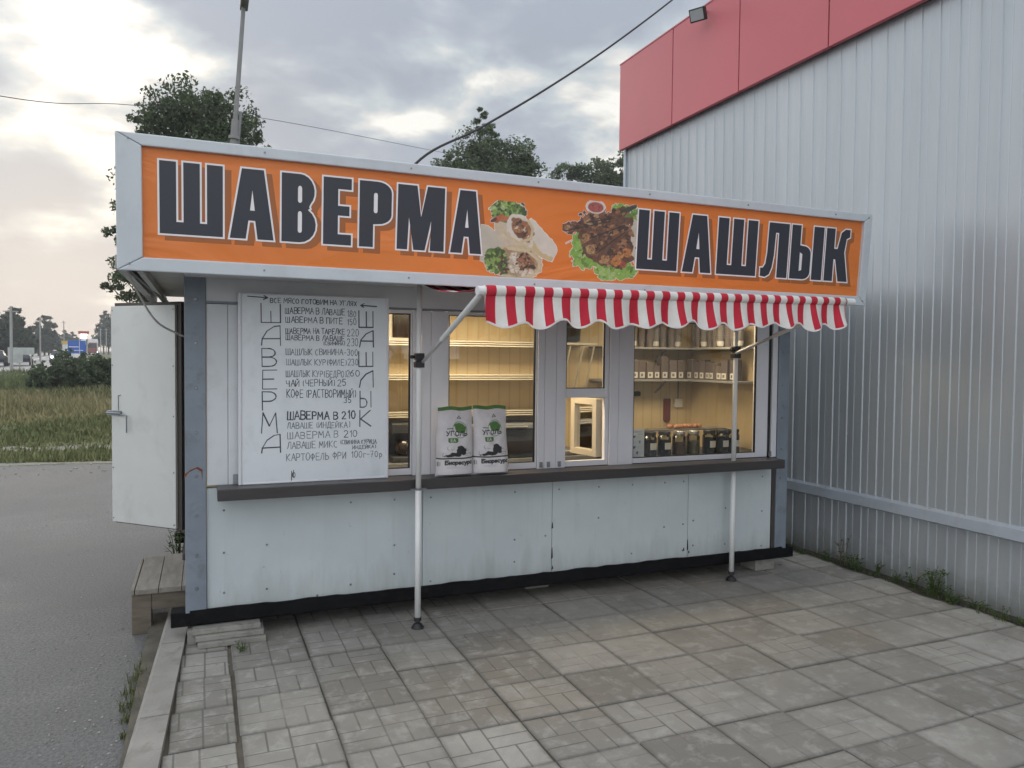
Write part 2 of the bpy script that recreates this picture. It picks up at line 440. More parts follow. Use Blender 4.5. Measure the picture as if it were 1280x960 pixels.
# kerb between paving and asphalt
M_kerb = pmat('kerb_concrete', (0.27, 0.255, 0.235), 0.85, 0.22, 2.5, bump=0.5, bscale=70, dirt=(0.13, 0.12, 0.10), dirt_amt=0.7)
b = MB()
yk = -2.0
while yk < 5.9:
    y0, y1 = yk, min(yk + 0.99, 5.9)
    f = lambda y: -0.325 + 0.045 * (y - 4.0)
    for xa, xb, w in ((f(y0), f(y1), 0.15),):
        z1 = 0.028 + rr.uniform(-.004, .004)
        vs = []
        for (xx, yy) in ((xa, y0), (xb, y1)):
            vs += [(xx, yy, -0.12), (xx, yy, z1 - 0.025), (xx + 0.02, yy, z1), (xx + w, yy, z1), (xx + w, yy, -0.05)]
        b.add(vs, [(0, 1, 6, 5), (1, 2, 7, 6), (2, 3, 8, 7), (3, 4, 9, 8), (0, 4, 3, 2, 1), (5, 6, 7, 8, 9)])
    yk += 1.0
struct(b.build('kerb', M_kerb))

# the highway on the far left
def ribbon(pts, w, z_off):
    b = MB(); vs = []
    for i, (x, y) in enumerate(pts):
        x0, y0 = pts[max(i - 1, 0)]; x1, y1 = pts[min(i + 1, len(pts) - 1)]
        d = Vector((x1 - x0, y1 - y0, 0)).normalized(); nrm = Vector((-d.y, d.x, 0))
        for s_ in (-w / 2, w / 2):
            vs.append((x + nrm.x * s_, y + nrm.y * s_, terrain_z(x, y) - 0.10 + z_off))
    return b.add(vs, [(2 * i, 2 * i + 2, 2 * i + 3, 2 * i + 1) for i in range(len(pts) - 1)])
road_pts = [(-8, 15), (-12, 30), (-14.5, 45), (-16.5, 65), (-19.5, 100), (-23, 130), (-27, 160), (-31, 200), (-34, 250), (-35, 300), (-38, 370), (-42, 450), (-60, 700)]
road_pts = [(-60, -5)] + [(-38, 15), (-24, 33)] + road_pts[2:]
M_road = pmat('road_asphalt', (0.19, 0.19, 0.20), 0.7, 0.12, 0.3)
struct(ribbon(road_pts, 10.0, 0.13).build('highway', M_road, fixn=False))
M_paint = pmat('road_paint', (0.7, 0.7, 0.68), 0.6, 0.1)
struct(ribbon(road_pts, 0.2, 0.15).build('road_marking', M_paint, fixn=False))

# ================================================================ METAL BUILDING on the right
M_zinc = None
t = NT('zinc_sheet'); v = t.coord('Object', (1, 1, 0.15)); nz = t.noise(v, 2.0, 5, 0.6)
t.l(t.ramp(nz, [(0.3, (0.395, 0.423, 0.448, 1)), (0.7, (0.47, 0.495, 0.52, 1))]), t.b.inputs['Base Color'])
t.b.inputs['Metallic'].default_value = 0.52; t.l(t.math('MULTIPLY_ADD', nz, 0.12, 0.34), t.b.inputs['Roughness'])
zd = t.n('ShaderNodeSeparateXYZ'); t.l(t.coord('Object'), zd.inputs[0])
M_zinc = t.m
t = NT('zinc_plinth'); v = t.coord('Object', (1, 1, 0.3)); nz = t.noise(v, 2.2, 5, 0.6); nd = t.noise(t.coord('Object'), 5, 6, 0.7)
zs = t.n('ShaderNodeSeparateXYZ'); t.l(t.coord('Object'), zs.inputs[0])
splash = t.math('MULTIPLY_ADD', zs.outputs[2], -2.2, t.math('MULTIPLY', nd, 1.1), clamp=True)     # mud splashed up the foot of the sheets
cc = t.mix(splash, t.ramp(nz, [(0.3, (0.40, 0.43, 0.465, 1)), (0.7, (0.49, 0.52, 0.55, 1))]), (0.17, 0.16, 0.13, 1))
t.l(cc, t.b.inputs['Base Color']); t.b.inputs['Metallic'].default_value = 0.5; t.l(t.math('MULTIPLY_ADD', nz, 0.15, 0.3), t.b.inputs['Roughness'])
M_plinth = t.m
M_red = pmat('red_composite', (0.53, 0.125, 0.145), 0.42, 0.06, 0.6, spec=0.4)
M_dark = pmat('dark_metal', (0.03, 0.032, 0.035), 0.5, 0.2)
M_roofm = pmat('roof_membrane', (0.2, 0.2, 0.21), 0.8)
BX = 5.30
bld = thing('metal_building', (BX, 4, 0), 'tall grey ribbed sheet metal building with a band of red panels along its top', 'building')
def ribbed(x, y0, y1, z0, z1, pitch=0.165, d=0.009):
    """trapezoidal sheet facing -x"""
    b = MB(); prof = []
    y = y0
    while y < y1 - 1e-6:
        for f_, dx in ((0, 0), (0.40, 0), (0.43, 0.003), (0.46, 0), (0.84, 0), (0.875, -d), (0.955, -d), (0.985, 0)):
            yy = y + f_ * pitch
            if yy < y1: prof.append((x + dx, yy))
        y += pitch
    prof.append((x, y1))
    n = len(prof)
    b.add([(a, c_, z0) for a, c_ in prof] + [(a, c_, z1) for a, c_ in prof], [(i, n + i, n + i + 1, i + 1) for i in range(n - 1)])
    return b
FARY = 8.95
ribbed(BX, -6.0, FARY, 0.63, 4.66).build('wall_cladding', M_zinc, bld, fixn=False)
ribbed(BX + 0.02, -6.0, FARY - 0.02, -0.06, 0.60).build('plinth_cladding', M_plinth, bld, fixn=False)
# flashing: sloped drip ledge
b = MB()
for i in range(5):
    y0, y1 = -6 + i * 3.0, min(-6 + (i + 1) * 3.0 + 0.03, FARY)
    o_ = 0.0006 * (i % 2)
    pr = [(BX + 0.03, 0.668), (BX - 0.050 - o_, 0.640), (BX - 0.058 - o_, 0.562), (BX - 0.03, 0.548), (BX + 0.03, 0.556)]
    n = len(pr)
    b.add([(a, y0, z) for a, z in pr] + [(a, y1 - 0.004, z) for a, z in pr], [(k, (k + 1) % n, n + (k + 1) % n, n + k) for k in range(n)] + [tuple(range(n)), tuple(range(2 * n - 1, n - 1, -1))])
M_flash = pmat('flashing', (0.42, 0.46, 0.52), 0.3, 0.08, 3, metal=0.35, dirt=(0.3, 0.3, 0.28), dirt_amt=0.4)
b.build('flashing', M_flash, bld)
# red fascia cassettes (one part each), with dark joints behind
seams = [8.96, 7.71, 6.49, 5.26, 4.03, 2.80, 1.57, 0.34, -0.89, -2.12, -3.35, -4.58, -6.0]
for a, c_ in zip(seams, seams[1:]):
    MB().box(BX - 0.10, BX - 0.05, c_ + 0.008, a - 0.008, 4.64, 5.78).build('fascia_panel', M_red, bld, bevel=0.004)
MB().box(BX - 0.05, BX + 0.05, -6.0, FARY, 4.68, 5.74).build('fascia_backing', M_dark, bld)
MB().box(BX - 0.104, BX + 0.10, -6.0, FARY + 0.01, 5.783, 5.80).build('coping', M_red, bld)
MB().box(BX + 0.05, 16, -6.0, FARY, 4.9, 5.6).build('roof', M_roofm, bld)
MB().box(BX + 0.03, 16, FARY - 0.03, FARY, -0.06, 4.9).build('rear_wall', M_zinc, bld)
MB().box(BX - 0.026, BX + 0.05, FARY - 0.05, FARY + 0.004, -0.05, 4.67).build('corner_trim', M_flash, bld, bevel=0.002)
MB().box(BX + 0.03, 16, -6.0, -5.97, -0.06, 4.9).build('front_wall', M_zinc, bld)

# floodlight on the fascia
M_blackp = pmat('black_plastic', (0.018, 0.018, 0.02), 0.45, 0.2)
M_lens = pmat('lamp_glass', (0.35, 0.36, 0.36), 0.15, 0.05)
M_alu = pmat('aluminium', (0.55, 0.56, 0.58), 0.4, 0.08, metal=0.6)
fl = thing('floodlight', (BX - 0.2, 7.05, 5.62), 'small black floodlight on the top edge of the red panels', 'floodlight')
hb = MB().box(-0.09, 0.09, -0.03, 0.04, -0.07, 0.07).build('housing', M_blackp, fl, bevel=0.008, local=True, loc=(-0.06, -0.05, 0.0), rot=(RAD(25), RAD(0), RAD(-60)))
MB().box(-0.075, 0.075, -0.034, -0.030, -0.055, 0.055).build('lens', M_lens, hb, local=True)
MB().bar((-0.06, -0.03, 0.0), (0.11, 0.02, 0.10), 0.03, 0.012).build('bracket', M_alu, fl, local=True)
M_pipe = pmat('grey_vent_cap', (0.4, 0.42, 0.44), 0.5)
vp = thing('vent_cap', (BX + 0.05, 6.85, 5.80), 'rounded grey vent cap on the roof edge behind the floodlight', 'vent')
MB().lathe([(0.05, 0), (0.05, 0.06), (0.10, 0.07), (0.11, 0.12), (0.08, 0.17), (0.03, 0.185)], 0, 0, 16).build('cowl', M_pipe, vp, local=True, smooth=True)
# ================================================================ printing and writing helpers
def vnoise(h, w, cell, seed):
    g = np.random.RandomState(seed).rand(int(h / cell) + 3, int(w / cell) + 3)
    yy, xx = np.mgrid[0:h, 0:w] / cell
    y0 = yy.astype(int); x0 = xx.astype(int); fy = yy - y0; fx = xx - x0
    fy = fy * fy * (3 - 2 * fy); fx = fx * fx * (3 - 2 * fx)
    return (g[y0, x0] * (1 - fx) + g[y0, x0 + 1] * fx) * (1 - fy) + (g[y0 + 1, x0] * (1 - fx) + g[y0 + 1, x0 + 1] * fx) * fy
class Img:
    """a small picture painted as numbers; becomes the vertex colours of a printed surface. u, v in 0..1, v downwards"""
    def __init__(s, w, h, col=(1, 1, 1), aspect=1.0):
        s.w, s.h = w, h; s.a = np.zeros((h, w, 3)); s.a[:] = col; s.m = np.zeros((h, w))
        s.V, s.U = np.mgrid[0:h, 0:w]; s.U = s.U / (w - 1); s.V = s.V / (h - 1); s.asp = aspect     # aspect = height / width
        s.seed = 1
    def put(s, mask, col, noise=0.0, cell=4):
        mask = np.clip(mask, 0, 1); s.seed += 1
        c = np.array(col)[None, None, :] * np.ones_like(s.a)
        if noise:
            nz = vnoise(s.h, s.w, cell, s.seed) * 0.6 + vnoise(s.h, s.w, max(1.5, cell / 3), s.seed + 99) * 0.4
            c = c * (1 + noise * (nz[..., None] - 0.5) * 2)
        s.a = s.a * (1 - mask[..., None]) + c * mask[..., None]
        s.m = np.maximum(s.m, mask)
    def ell(s, cx, cy, rx, ry, rot=0, rough=0.0, cell=6):
        du = s.U - cx; dv = (s.V - cy) * s.asp; c, n = math.cos(rot), math.sin(rot)
        p = (du * c + dv * n) / rx; q = (-du * n + dv * c) / ry
        s.seed += 1
        d = np.sqrt(p * p + q * q)
        if rough: d = d + rough * (vnoise(s.h, s.w, cell, s.seed) - 0.5) * 2
        return np.clip((1 - d) * min(rx, ry) * s.w + 0.5, 0, 1)
    def poly(s, pts, rough=0.0):
        inside = np.zeros((s.h, s.w), bool); n = len(pts); s.seed += 1
        U, V = s.U, s.V
        if rough: U = U + rough * (vnoise(s.h, s.w, 7, s.seed) - .5); V = V + rough * (vnoise(s.h, s.w, 7, s.seed + 5) - .5)
        for i in range(n):
            (xa, ya), (xb, yb) = pts[i], pts[(i + 1) % n]
            cond = ((ya > V) != (yb > V)) & (U < (xb - xa) * (V - ya) / ((yb - ya) if yb != ya else 1e-9) + xa)
            inside ^= cond
        return inside.astype(float)
    def stroke(s, pts, width):
        m = np.zeros((s.h, s.w))
        for (xa, ya), (xb, yb) in zip(pts, pts[1:]):
            pa, pb = np.array((xa, ya * s.asp)), np.array((xb, yb * s.asp)); d = pb - pa; L = max(d @ d, 1e-12)
            t = np.clip(((s.U - pa[0]) * d[0] + (s.V * s.asp - pa[1]) * d[1]) / L, 0, 1)
            dist = np.hypot(s.U - pa[0] - t * d[0], s.V * s.asp - pa[1] - t * d[1])
            m = np.maximum(m, np.clip((width / 2 - dist) * s.w + 0.5, 0, 1))
        return m
    def text(s, txt, x0, x1, y0, y1, width, col):
        for pl in layout(txt, 0.0, 1.0):
            s.put(s.stroke([(x0 + (x1 - x0) * x, y1 - (y1 - y0) * y) for x, y in pl], width), col)

def arc(cx, cy, rx, ry, a0, a1, n=8):
    return [(cx + rx * math.cos(RAD(a0 + (a1 - a0) * i / n)), cy + ry * math.sin(RAD(a0 + (a1 - a0) * i / n))) for i in range(n + 1)]
GL = {   # pen strokes of the letters, in a unit box
 'А': [[(0, 0), (.45, 1), (.9, 0)], [(.15, .38), (.75, .38)]],
 'Б': [[(.85, 1), (.05, 1), (.05, 0)] + arc(.45, .28, .4, .28, -90, 90) + [(.05, .56)]],
 'В': [[(.05, 0), (.05, 1), (.4, 1)] + arc(.45, .76, .35, .24, 90, -90) + [(.1, .52), (.45, .52)] + arc(.45, .26, .42, .26, 90, -90) + [(.05, 0)]],
 'Г': [[(.05, 0), (.05, 1), (.8, 1)]],
 'Д': [[(0, -.15), (.05, .05), (.9, .05), (.95, -.15)], [(.15, .05), (.35, 1), (.75, 1), (.75, .05)]],
 'Е': [[(.8, 1), (.05, 1), (.05, 0), (.82, 0)], [(.05, .52), (.65, .52)]],
 'Ё': [[(.8, .9), (.05, .9), (.05, 0), (.82, 0)], [(.05, .48), (.65, .48)], [(.3, 1.08), (.32, 1.1)], [(.58, 1.08), (.6, 1.1)]],
 'И': [[(.05, 1), (.05, 0), (.8, 1), (.8, 0)]],
 'Й': [[(.05, .9), (.05, 0), (.8, .9), (.8, 0)], [(.25, 1.12), (.42, 1.02), (.6, 1.12)]],
 'К': [[(.05, 1), (.05, 0)], [(.8, 1), (.1, .48), (.85, 0)]],
 'Л': [[(0, 0), (.15, .2), (.4, 1), (.8, 1), (.8, 0)]],
 'М': [[(.0, 0), (.1, 1), (.5, .35), (.9, 1), (1., 0)]],
 'Н': [[(.05, 1), (.05, 0)], [(.8, 1), (.8, 0)], [(.05, .5), (.8, .5)]],
 'О': [arc(.45, .5, .42, .5, 90, 450, 14)],
 'П': [[(.05, 0), (.05, 1), (.8, 1), (.8, 0)]],
 'Р': [[(.05, 0), (.05, 1), (.4, 1)] + arc(.42, .74, .4, .26, 90, -90) + [(.05, .48)]],
 'С': [arc(.5, .5, .45, .5, 60, 300, 10)],
 'Т': [[(0, 1), (.85, 1)], [(.43, 1), (.43, 0)]],
 'У': [[(.05, 1), (.42, .42)], [(.8, 1), (.3, 0), (.1, .02)]],
 'Ф': [[(.5, 1.05), (.5, -.05)], arc(.5, .58, .45, .3, 90, 450, 12)],
 'Х': [[(.05, 1), (.8, 0)], [(.8, 1), (.05, 0)]],
 'Ц': [[(.05, 1), (.05, 0), (.85, 0), (.87, -.18)], [(.75, 1), (.75, 0)]],
 'Ч': [[(.05, 1), (.08, .55), (.3, .45), (.75, .5)], [(.78, 1), (.78, 0)]],
 'Ш': [[(.0, 1), (.0, 0), (1., 0), (1., 1)], [(.5, .95), (.5, 0)]],
 'Ы': [[(.05, 1), (.05, 0), (.35, 0)] + arc(.32, .27, .25, .27, -90, 90) + [(.05, .54)], [(.88, 1), (.88, 0)]],
 'Ь': [[(.05, 1), (.05, 0), (.4, 0)] + arc(.4, .27, .38, .27, -90, 90) + [(.05, .54)]],
 'Я': [[(.8, 0), (.8, 1), (.4, 1)] + arc(.4, .74, .35, .26, 90, 270) + [(.8, .48)], [(.45, .48), (.05, 0)]],
 '0': [arc(.4, .5, .36, .5, 90, 450, 14)], '1': [[(.15, .75), (.4, 1), (.4, 0)]],
 '2': [arc(.4, .72, .34, .28, 160, -30, 8) + [(.05, 0), (.8, 0)]], '3': [arc(.38, .75, .33, .25, 150, -80, 8) + arc(.38, .26, .38, .26, 80, -150, 8)],
 '5': [[(.72, 1), (.15, 1), (.1, .55)] + arc(.38, .3, .36, .3, 110, -140, 9)], '6': [[(.65, 1), (.2, .6)] + arc(.4, .28, .34, .28, 150, 510, 12)],
 '7': [[(.05, 1), (.75, 1), (.3, 0)], [(.2, .5), (.65, .5)]], '8': [arc(.4, .75, .28, .25, 270, 630, 10), arc(.4, .25, .36, .25, 90, 450, 10)],
 '(': [arc(.6, .5, .4, .62, 130, 230, 6)], ')': [arc(.0, .5, .4, .62, 50, -50, 6)], '-': [[(.05, .45), (.6, .45)]], ',': [[(.2, .1), (.1, -.15)]],
 'г': [[(.05, 0), (.05, .62), (.55, .62)]], 'р': [[(.05, -.35), (.05, .62)], arc(.35, .32, .3, .3, 90, 450, 10)],
 'и': [[(.05, .65), (.05, 0), (.6, .65), (.6, 0)]], 'о': [arc(.35, .32, .32, .32, 90, 450, 12)], 'е': [[(.05, .34), (.64, .34)] + arc(.35, .32, .3, .32, 0, 310, 10)],
 'с': [arc(.38, .32, .32, .32, 50, 310, 9)], 'у': [[(.05, .65), (.32, .05)], [(.62, .65), (.25, -.3), (.05, -.3)]],
}
def adv(ch): return {' ': .55, 'М': 1.25, 'Ш': 1.28, 'Ы': 1.15, 'Ф': 1.2, '(': .65, ')': .6, '-': .85, ',': .4, '1': .7, 'Д': 1.15, 'Ц': 1.1}.get(ch, .82 if ch.islower() else 1.08)
def layout(txt, jit, width, rn=None):
    """polylines of a line of text, x scaled to 0..width, y in letter heights"""
    tot = sum(adv(c) for c in txt); x = 0; out = []
    for ch in txt:
        if ch != ' ':
            jx, jy, js, sl = (rn.uniform(-jit, jit), rn.uniform(-jit, jit), 1 + rn.uniform(-jit, jit) * 1.6, rn.uniform(-jit, jit)) if jit else (0, 0, 1, 0)
            for pl in GL[ch]:
                out.append([((x + jx + px_ * js * (.98) + sl * py_) / tot * width, jy + py_ * js + ((rn.uniform(-jit, jit) * .35) if jit else 0)) for px_, py_ in pl])
        x += adv(ch)
    return out

# ---- the bold letters of the sign: outlines (counter-clockwise) and holes, unit boxes
def cw(p): return list(reversed(p))
BL = {
 'Ш': ([(0, 0), (1, 0), (1, 1), (.745, 1), (.745, .17), (.632, .17), (.632, 1), (.372, 1), (.372, .17), (.26, .17), (.26, 1), (0, 1)], []),
 'А': ([(0, 0), (.36, 0), (.42, .265), (.575, .265), (.63, 0), (1, 0), (.77, 1), (.27, 1)], [[(.455, .41), (.51, .70), (.565, .41)]]),
 'В': ([(0, 0)] + arc(.52, .26, .48, .26, -90, 60, 8) + [(.82, .505), (.80, .53)] + arc(.54, .75, .42, .25, -45, 90, 8) + [(0, 1)],
       [arc(.53, .79, .06, .04, 0, 180, 5) + [(.47, .60)] + arc(.53, .61, .06, .03, 180, 360, 5), arc(.53, .42, .06, .04, 0, 180, 5) + [(.47, .16)] + arc(.53, .17, .06, .03, 180, 360, 5)]),
 'Е': ([(0, 0), (1, 0), (1, .16), (.52, .16), (.52, .44), (.93, .44), (.93, .585), (.52, .585), (.52, .835), (1, .835), (1, 1), (0, 1)], []),
 'Р': ([(0, 0), (.43, 0), (.43, .35), (.55, .355)] + arc(.56, .51, .44, .155, -70, 0, 5) + arc(.56, .84, .44, .16, 0, 90, 6) + [(0, 1)],
       [arc(.50, .80, .06, .03, 0, 180, 5) + arc(.50, .55, .06, .03, 180, 360, 5)]),
 'М': ([(0, 0), (.22, 0), (.245, .50), (.35, 0), (.59, 0), (.715, .47), (.70, 0), (1, 0), (1, 1), (.63, 1), (.50, .52), (.41, 1), (.01, 1)], []),
 'Л': ([(0, .015), (.18, 0), (.33, .05), (.42, .18), (.475, .40), (.50, .82), (.615, .82), (.615, 0), (1, 0), (1, 1), (.24, 1), (.22, .45), (.175, .24), (.09, .165), (0, .165)], []),
 'Ы': None,
 'К': ([(0, 0), (.36, 0), (.36, .42), (.43, .42), (.60, 0), (1, 0), (.80, .56), (.86, .82), (1, .86), (1, 1), (.80, 1), (.63, .93), (.50, .62), (.36, .62), (.36, 1), (0, 1)], []),
}
SOFT = [([(0, 0)] + arc(.40, .14, .22, .14, -90, 0, 5) + arc(.40, .48, .22, .14, 0, 90, 5) + [(.28, .63), (.28, 1), (0, 1)], [[(.28, .15), (.28, .50), (.36, .47), (.36, .17)]]),
        ([(.68, 0), (1, 0), (1, 1), (.68, 1)], [])]
def offs(poly, d):
    n = len(poly); out = []
    for i in range(n):
        p0, p1, p2 = Vector(poly[i - 1]), Vector(poly[i]), Vector(poly[(i + 1) % n])
        a = p1 - p0; c = p2 - p1
        if a.length < 1e-7 or c.length < 1e-7: out.append(tuple(p1)); continue
        na = Vector((a.y, -a.x)).normalized(); nc = Vector((c.y, -c.x)).normalized()
        m = na + nc
        if m.length < 0.3: m = na
        m.normalize(); k = d / max(0.45, m.dot(na))
        out.append((p1.x + m.x * k, p1.y + m.y * k))
    return out
def letter_polys(ch, x0, x1, z0, z1):
    src = SOFT if ch == 'Ы' else [BL[ch]]
    mp = lambda p: [(x0 + a * (x1 - x0), z0 + c_ * (z1 - z0)) for a, c_ in p]
    return [(mp(o), [mp(h) for h in hs]) for o, hs in src]
def flat_mesh(name, polys, y, mat, parent):
    """fill outlines with holes, lying in the plane y (local), facing -y"""
    bm = bmesh.new()
    for outer, holes in polys:
        eds = []
        for lp in [outer] + holes:
            vs = []
            for q in lp:
                if vs and (Vector((q[0], y, q[1])) - vs[-1].co).length < 1e-5: continue
                vs.append(bm.verts.new((q[0], y, q[1])))
            if (vs[0].co - vs[-1].co).length < 1e-5: bm.verts.remove(vs.pop())
            eds += [bm.edges.new((vs[i], vs[(i + 1) % len(vs)])) for i in range(len(vs))]
        bmesh.ops.triangle_fill(bm, use_beauty=True, use_dissolve=False, edges=eds, normal=(0, -1, 0))
    for f in bm.faces:
        if f.normal.y > 0: f.normal_flip()
    me = bpy.data.meshes.new(name); bm.to_mesh(me); bm.free(); me.materials.append(mat)
    ob = bpy.data.objects.new(name, me); COL.objects.link(ob); ob.parent = parent
    return ob
def ribbon_strokes(polys, w, y):
    """pen strokes as flat ribbons with rounded joints, in the plane y"""
    b = MB()
    for pl in polys:
        for (xa, za), (xb, zb) in zip(pl, pl[1:]):
            d = Vector((xb - xa, zb - za)); L = d.length
            if L < 1e-6: continue
            d /= L; w_ = w * rnd.uniform(.75, 1.3); nx, nz = -d.y * w_ / 2, d.x * w_ / 2; ex, ez = d.x * w * .35, d.y * w * .35
            b.quad((xa - ex - nx, y, za - ez - nz), (xb + ex - nx, y, zb + ez - nz), (xb + ex + nx, y, zb + ez + nz), (xa - ex + nx, y, za - ez + nz))
            y -= 2e-6
    return b
def print_mesh(img, x0, x1, z0, z1, y):
    """the painted picture as a flat sheet; only where something is painted"""
    b = MB(); ok = img.m > 0.5; idx = -np.ones((img.h, img.w), int); cols = []
    q = ok[:-1, :-1] | ok[1:, :-1] | ok[:-1, 1:] | ok[1:, 1:]
    need = np.zeros_like(ok); need[:-1, :-1] |= q; need[1:, :-1] |= q; need[:-1, 1:] |= q; need[1:, 1:] |= q
    for r in range(img.h):
        for c_ in range(img.w):
            if need[r, c_]:
                idx[r, c_] = len(b.v); b.v.append((x0 + (x1 - x0) * c_ / (img.w - 1), y, z1 - (z1 - z0) * r / (img.h - 1))); cols.append((*img.a[r, c_], 1))
    for r in range(img.h - 1):
        for c_ in range(img.w - 1):
            if q[r, c_]: b.f.append((idx[r + 1, c_], idx[r + 1, c_ + 1], idx[r, c_ + 1], idx[r, c_]))
    b.c = cols
    return b

# ================================================================ KIOSK
M_panel = None
t = NT('kiosk_sheet'); v = t.coord('Object'); nz = t.noise(v, 1.3, 5, 0.6); n2_ = t.noise(t.coord('Object', (3, 3, .5)), 2.5, 6, 0.7); n3_ = t.noise(v, 26, 3, 0.6)
c = t.ramp(nz, [(0.3, (0.46, 0.51, 0.53, 1)), (0.7, (0.55, 0.60, 0.615, 1))])
zs = t.n('ShaderNodeSeparateXYZ'); t.l(t.coord('Object'), zs.inputs[0])
grime = t.math('MULTIPLY', t.math('MULTIPLY_ADD', zs.outputs[2], -3.0, t.math('MULTIPLY_ADD', n2_, 2.2, -0.25), clamp=True), 0.55)
run = t.noise(t.coord('Object', (9, 9, 0.35)), 2.0, 4, 0.6)
c = t.mix(t.ramp(run, [(0.56, (0, 0, 0, 1)), (0.75, (0.2, 0.2, 0.2, 1))]), c, (0.33, 0.34, 0.33, 1))
c = t.mix(grime, c, (0.24, 0.235, 0.20, 1))
c = t.mix(t.ramp(n3_, [(0.70, (0, 0, 0, 1)), (0.76, (0.5, 0.5, 0.5, 1))]), c, (0.25, 0.26, 0.26, 1))
t.l(c, t.b.inputs['Base Color']); t.l(t.math('MULTIPLY_ADD', nz, 0.2, 0.38), t.b.inputs['Roughness']); wv = t.n('ShaderNodeTexWave', wave_type='BANDS', bands_direction='X'); wv.inputs['Scale'].default_value = 3.2; t.l(t.coord('Object'), wv.inputs['Vector'])
t.bump(t.math('ADD', t.math('MULTIPLY', wv.outputs[0], 0.05), nz), 0.22, 0.03)
M_panel = t.m
M_post = pmat('blue_grey_steel', (0.195, 0.228, 0.27), 0.45, 0.14, 3, dirt=(0.12, 0.11, 0.11), dirt_amt=0.6)
M_black = pmat('black_bitumen', (0.005, 0.005, 0.006), 0.85, 0.4, 6, bump=0.5, bscale=50, dirt=(0.02, 0.018, 0.017), dirt_amt=0.5, spec=0.2)
M_pvc = pmat('white_pvc', (0.66, 0.655, 0.69), 0.32, 0.05, 2)
M_pvc2 = pmat('white_sandwich', (0.56, 0.58, 0.60), 0.4, 0.07, 2, dirt=(0.42, 0.42, 0.40), dirt_amt=0.4)
M_head = pmat('grey_header', (0.62, 0.62, 0.635), 0.5, 0.1, 2)
M_sill = pmat('dark_sill', (0.042, 0.036, 0.037), 0.38, 0.2, 4, bump=0.1, stretch=(0.3, 2, 2))
M_gasket = pmat('black_gasket', (0.012, 0.012, 0.013), 0.6)
M_soff = pmat('soffit_sheet', (0.50, 0.48, 0.43), 0.6, 0.12, 2.5, dirt=(0.25, 0.22, 0.18), dirt_amt=0.5)
M_roofs = pmat('roof_sheet', (0.35, 0.36, 0.37), 0.5, 0.1)
M_brown = pmat('brown_frame', (0.055, 0.046, 0.042), 0.55, 0.2)
M_door = pmat('door_sheet', (0.60, 0.60, 0.57), 0.42, 0.06, 1.2, dirt=(0.42, 0.40, 0.36), dirt_amt=0.4, bump=0.12, bscale=3)
M_inner = None
t = NT('inner_panel'); v = t.coord('Object'); wv = t.n('ShaderNodeTexWave', wave_type='BANDS', bands_direction='X'); wv.inputs['Scale'].default_value = 3.1; wv.inputs['Distortion'].default_value = 0.0
t.l(v, wv.inputs['Vector']); nz = t.noise(v, 2, 5)
c = t.ramp(nz, [(0.3, (0.48, 0.375, 0.215, 1)), (0.7, (0.58, 0.465, 0.285, 1))]); c = t.mix(t.ramp(wv.outputs[0], [(0.0, (0.35, 0.35, 0.35, 1)), (0.08, (0, 0, 0, 1))]), c, (0.30, 0.21, 0.10, 1))
t.l(c, t.b.inputs['Base Color']); t.b.inputs['Roughness'].default_value = 0.55; M_inner = t.m
M_floor = pmat('inner_floor', (0.16, 0.13, 0.10), 0.6)
M_screw = pmat('screw_steel', (0.25, 0.26, 0.28), 0.35, 0.2, metal=0.7)
M_glass = glassmat('window_glass', (0.84, 0.85, 0.82), 1.8)
Y0 = 5.05
kio = thing('food_kiosk', (2.25, 6.0, 0.1), 'grey food kiosk with lit white windows and its white side door standing open', 'kiosk')
# floor frame
b = MB().box(-0.21, 4.72, 5.035, 5.16, 0.105, 0.198)
b.build('skid_beam', M_black, kio, bevel=0.006)
MB().box(-0.255, 4.72, 7.0, 7.12, 0.18, 0.27).build('skid_beam', M_black, kio, bevel=0.006)
MB().box(-0.08, 4.6, 5.10, 7.0, 0.198, 0.25).build('floor', M_floor, kio)
MB().box(0.36, 4.3, 5.42, 5.46, -0.008, 0.197).build('added_shade_board', M_black, kio)  # black board added under the floor so the gap below the beam stays dark
MB().box(-0.1, -0.06, 5.4, 7.0, -0.05, 0.197).build('added_shade_board', M_black, kio)  # second added board, shuts out light from the door side
# tarred strip under the wall sheets
b = MB(); xx = -0.1; vs = []
rr2 = random.Random(5)
while xx < 4.66:
    vs.append((xx, 0.198 + rr2.uniform(0.0, 0.012))); xx += 0.09
b.prism([(-0.1, 0.12)] + [(4.66, 0.12)] + list(reversed(vs)), 5.024, 5.036)
b.build('tar_strip', M_black, kio)
# wall sheets below the sill, four of them, with seams
for x0, x1 in ((0.0, 1.398), (1.402, 2.402), (2.406, 3.625), (3.629, 4.474)):
    MB().box(x0, x1, Y0, Y0 + 0.03, 0.175, 0.965).build('wall_panel', M_panel, kio, bevel=0.002)
MB().box(0.0, 4.47, Y0 + 0.032, Y0 + 0.05, 0.2, 0.965).build('wall_core', M_gasket, kio)
b = MB()
for x in (0.1, 0.36, 0.68, 0.9, 1.2, 1.46, 1.7, 2.1, 2.35, 2.46, 2.8, 3.1, 3.4, 3.58, 3.68, 4.0, 4.38):
    for z in (0.26 + 0.05 * math.sin(x * 7), 0.52 + 0.06 * math.sin(x * 5), 0.82):
        if rr2.random() < 0.72: MB().tube([(x, Y0 + 0.001, z), (x, Y0 - 0.004, z)], [0.008, 0.006], 10).build('rivet', M_screw, kio)
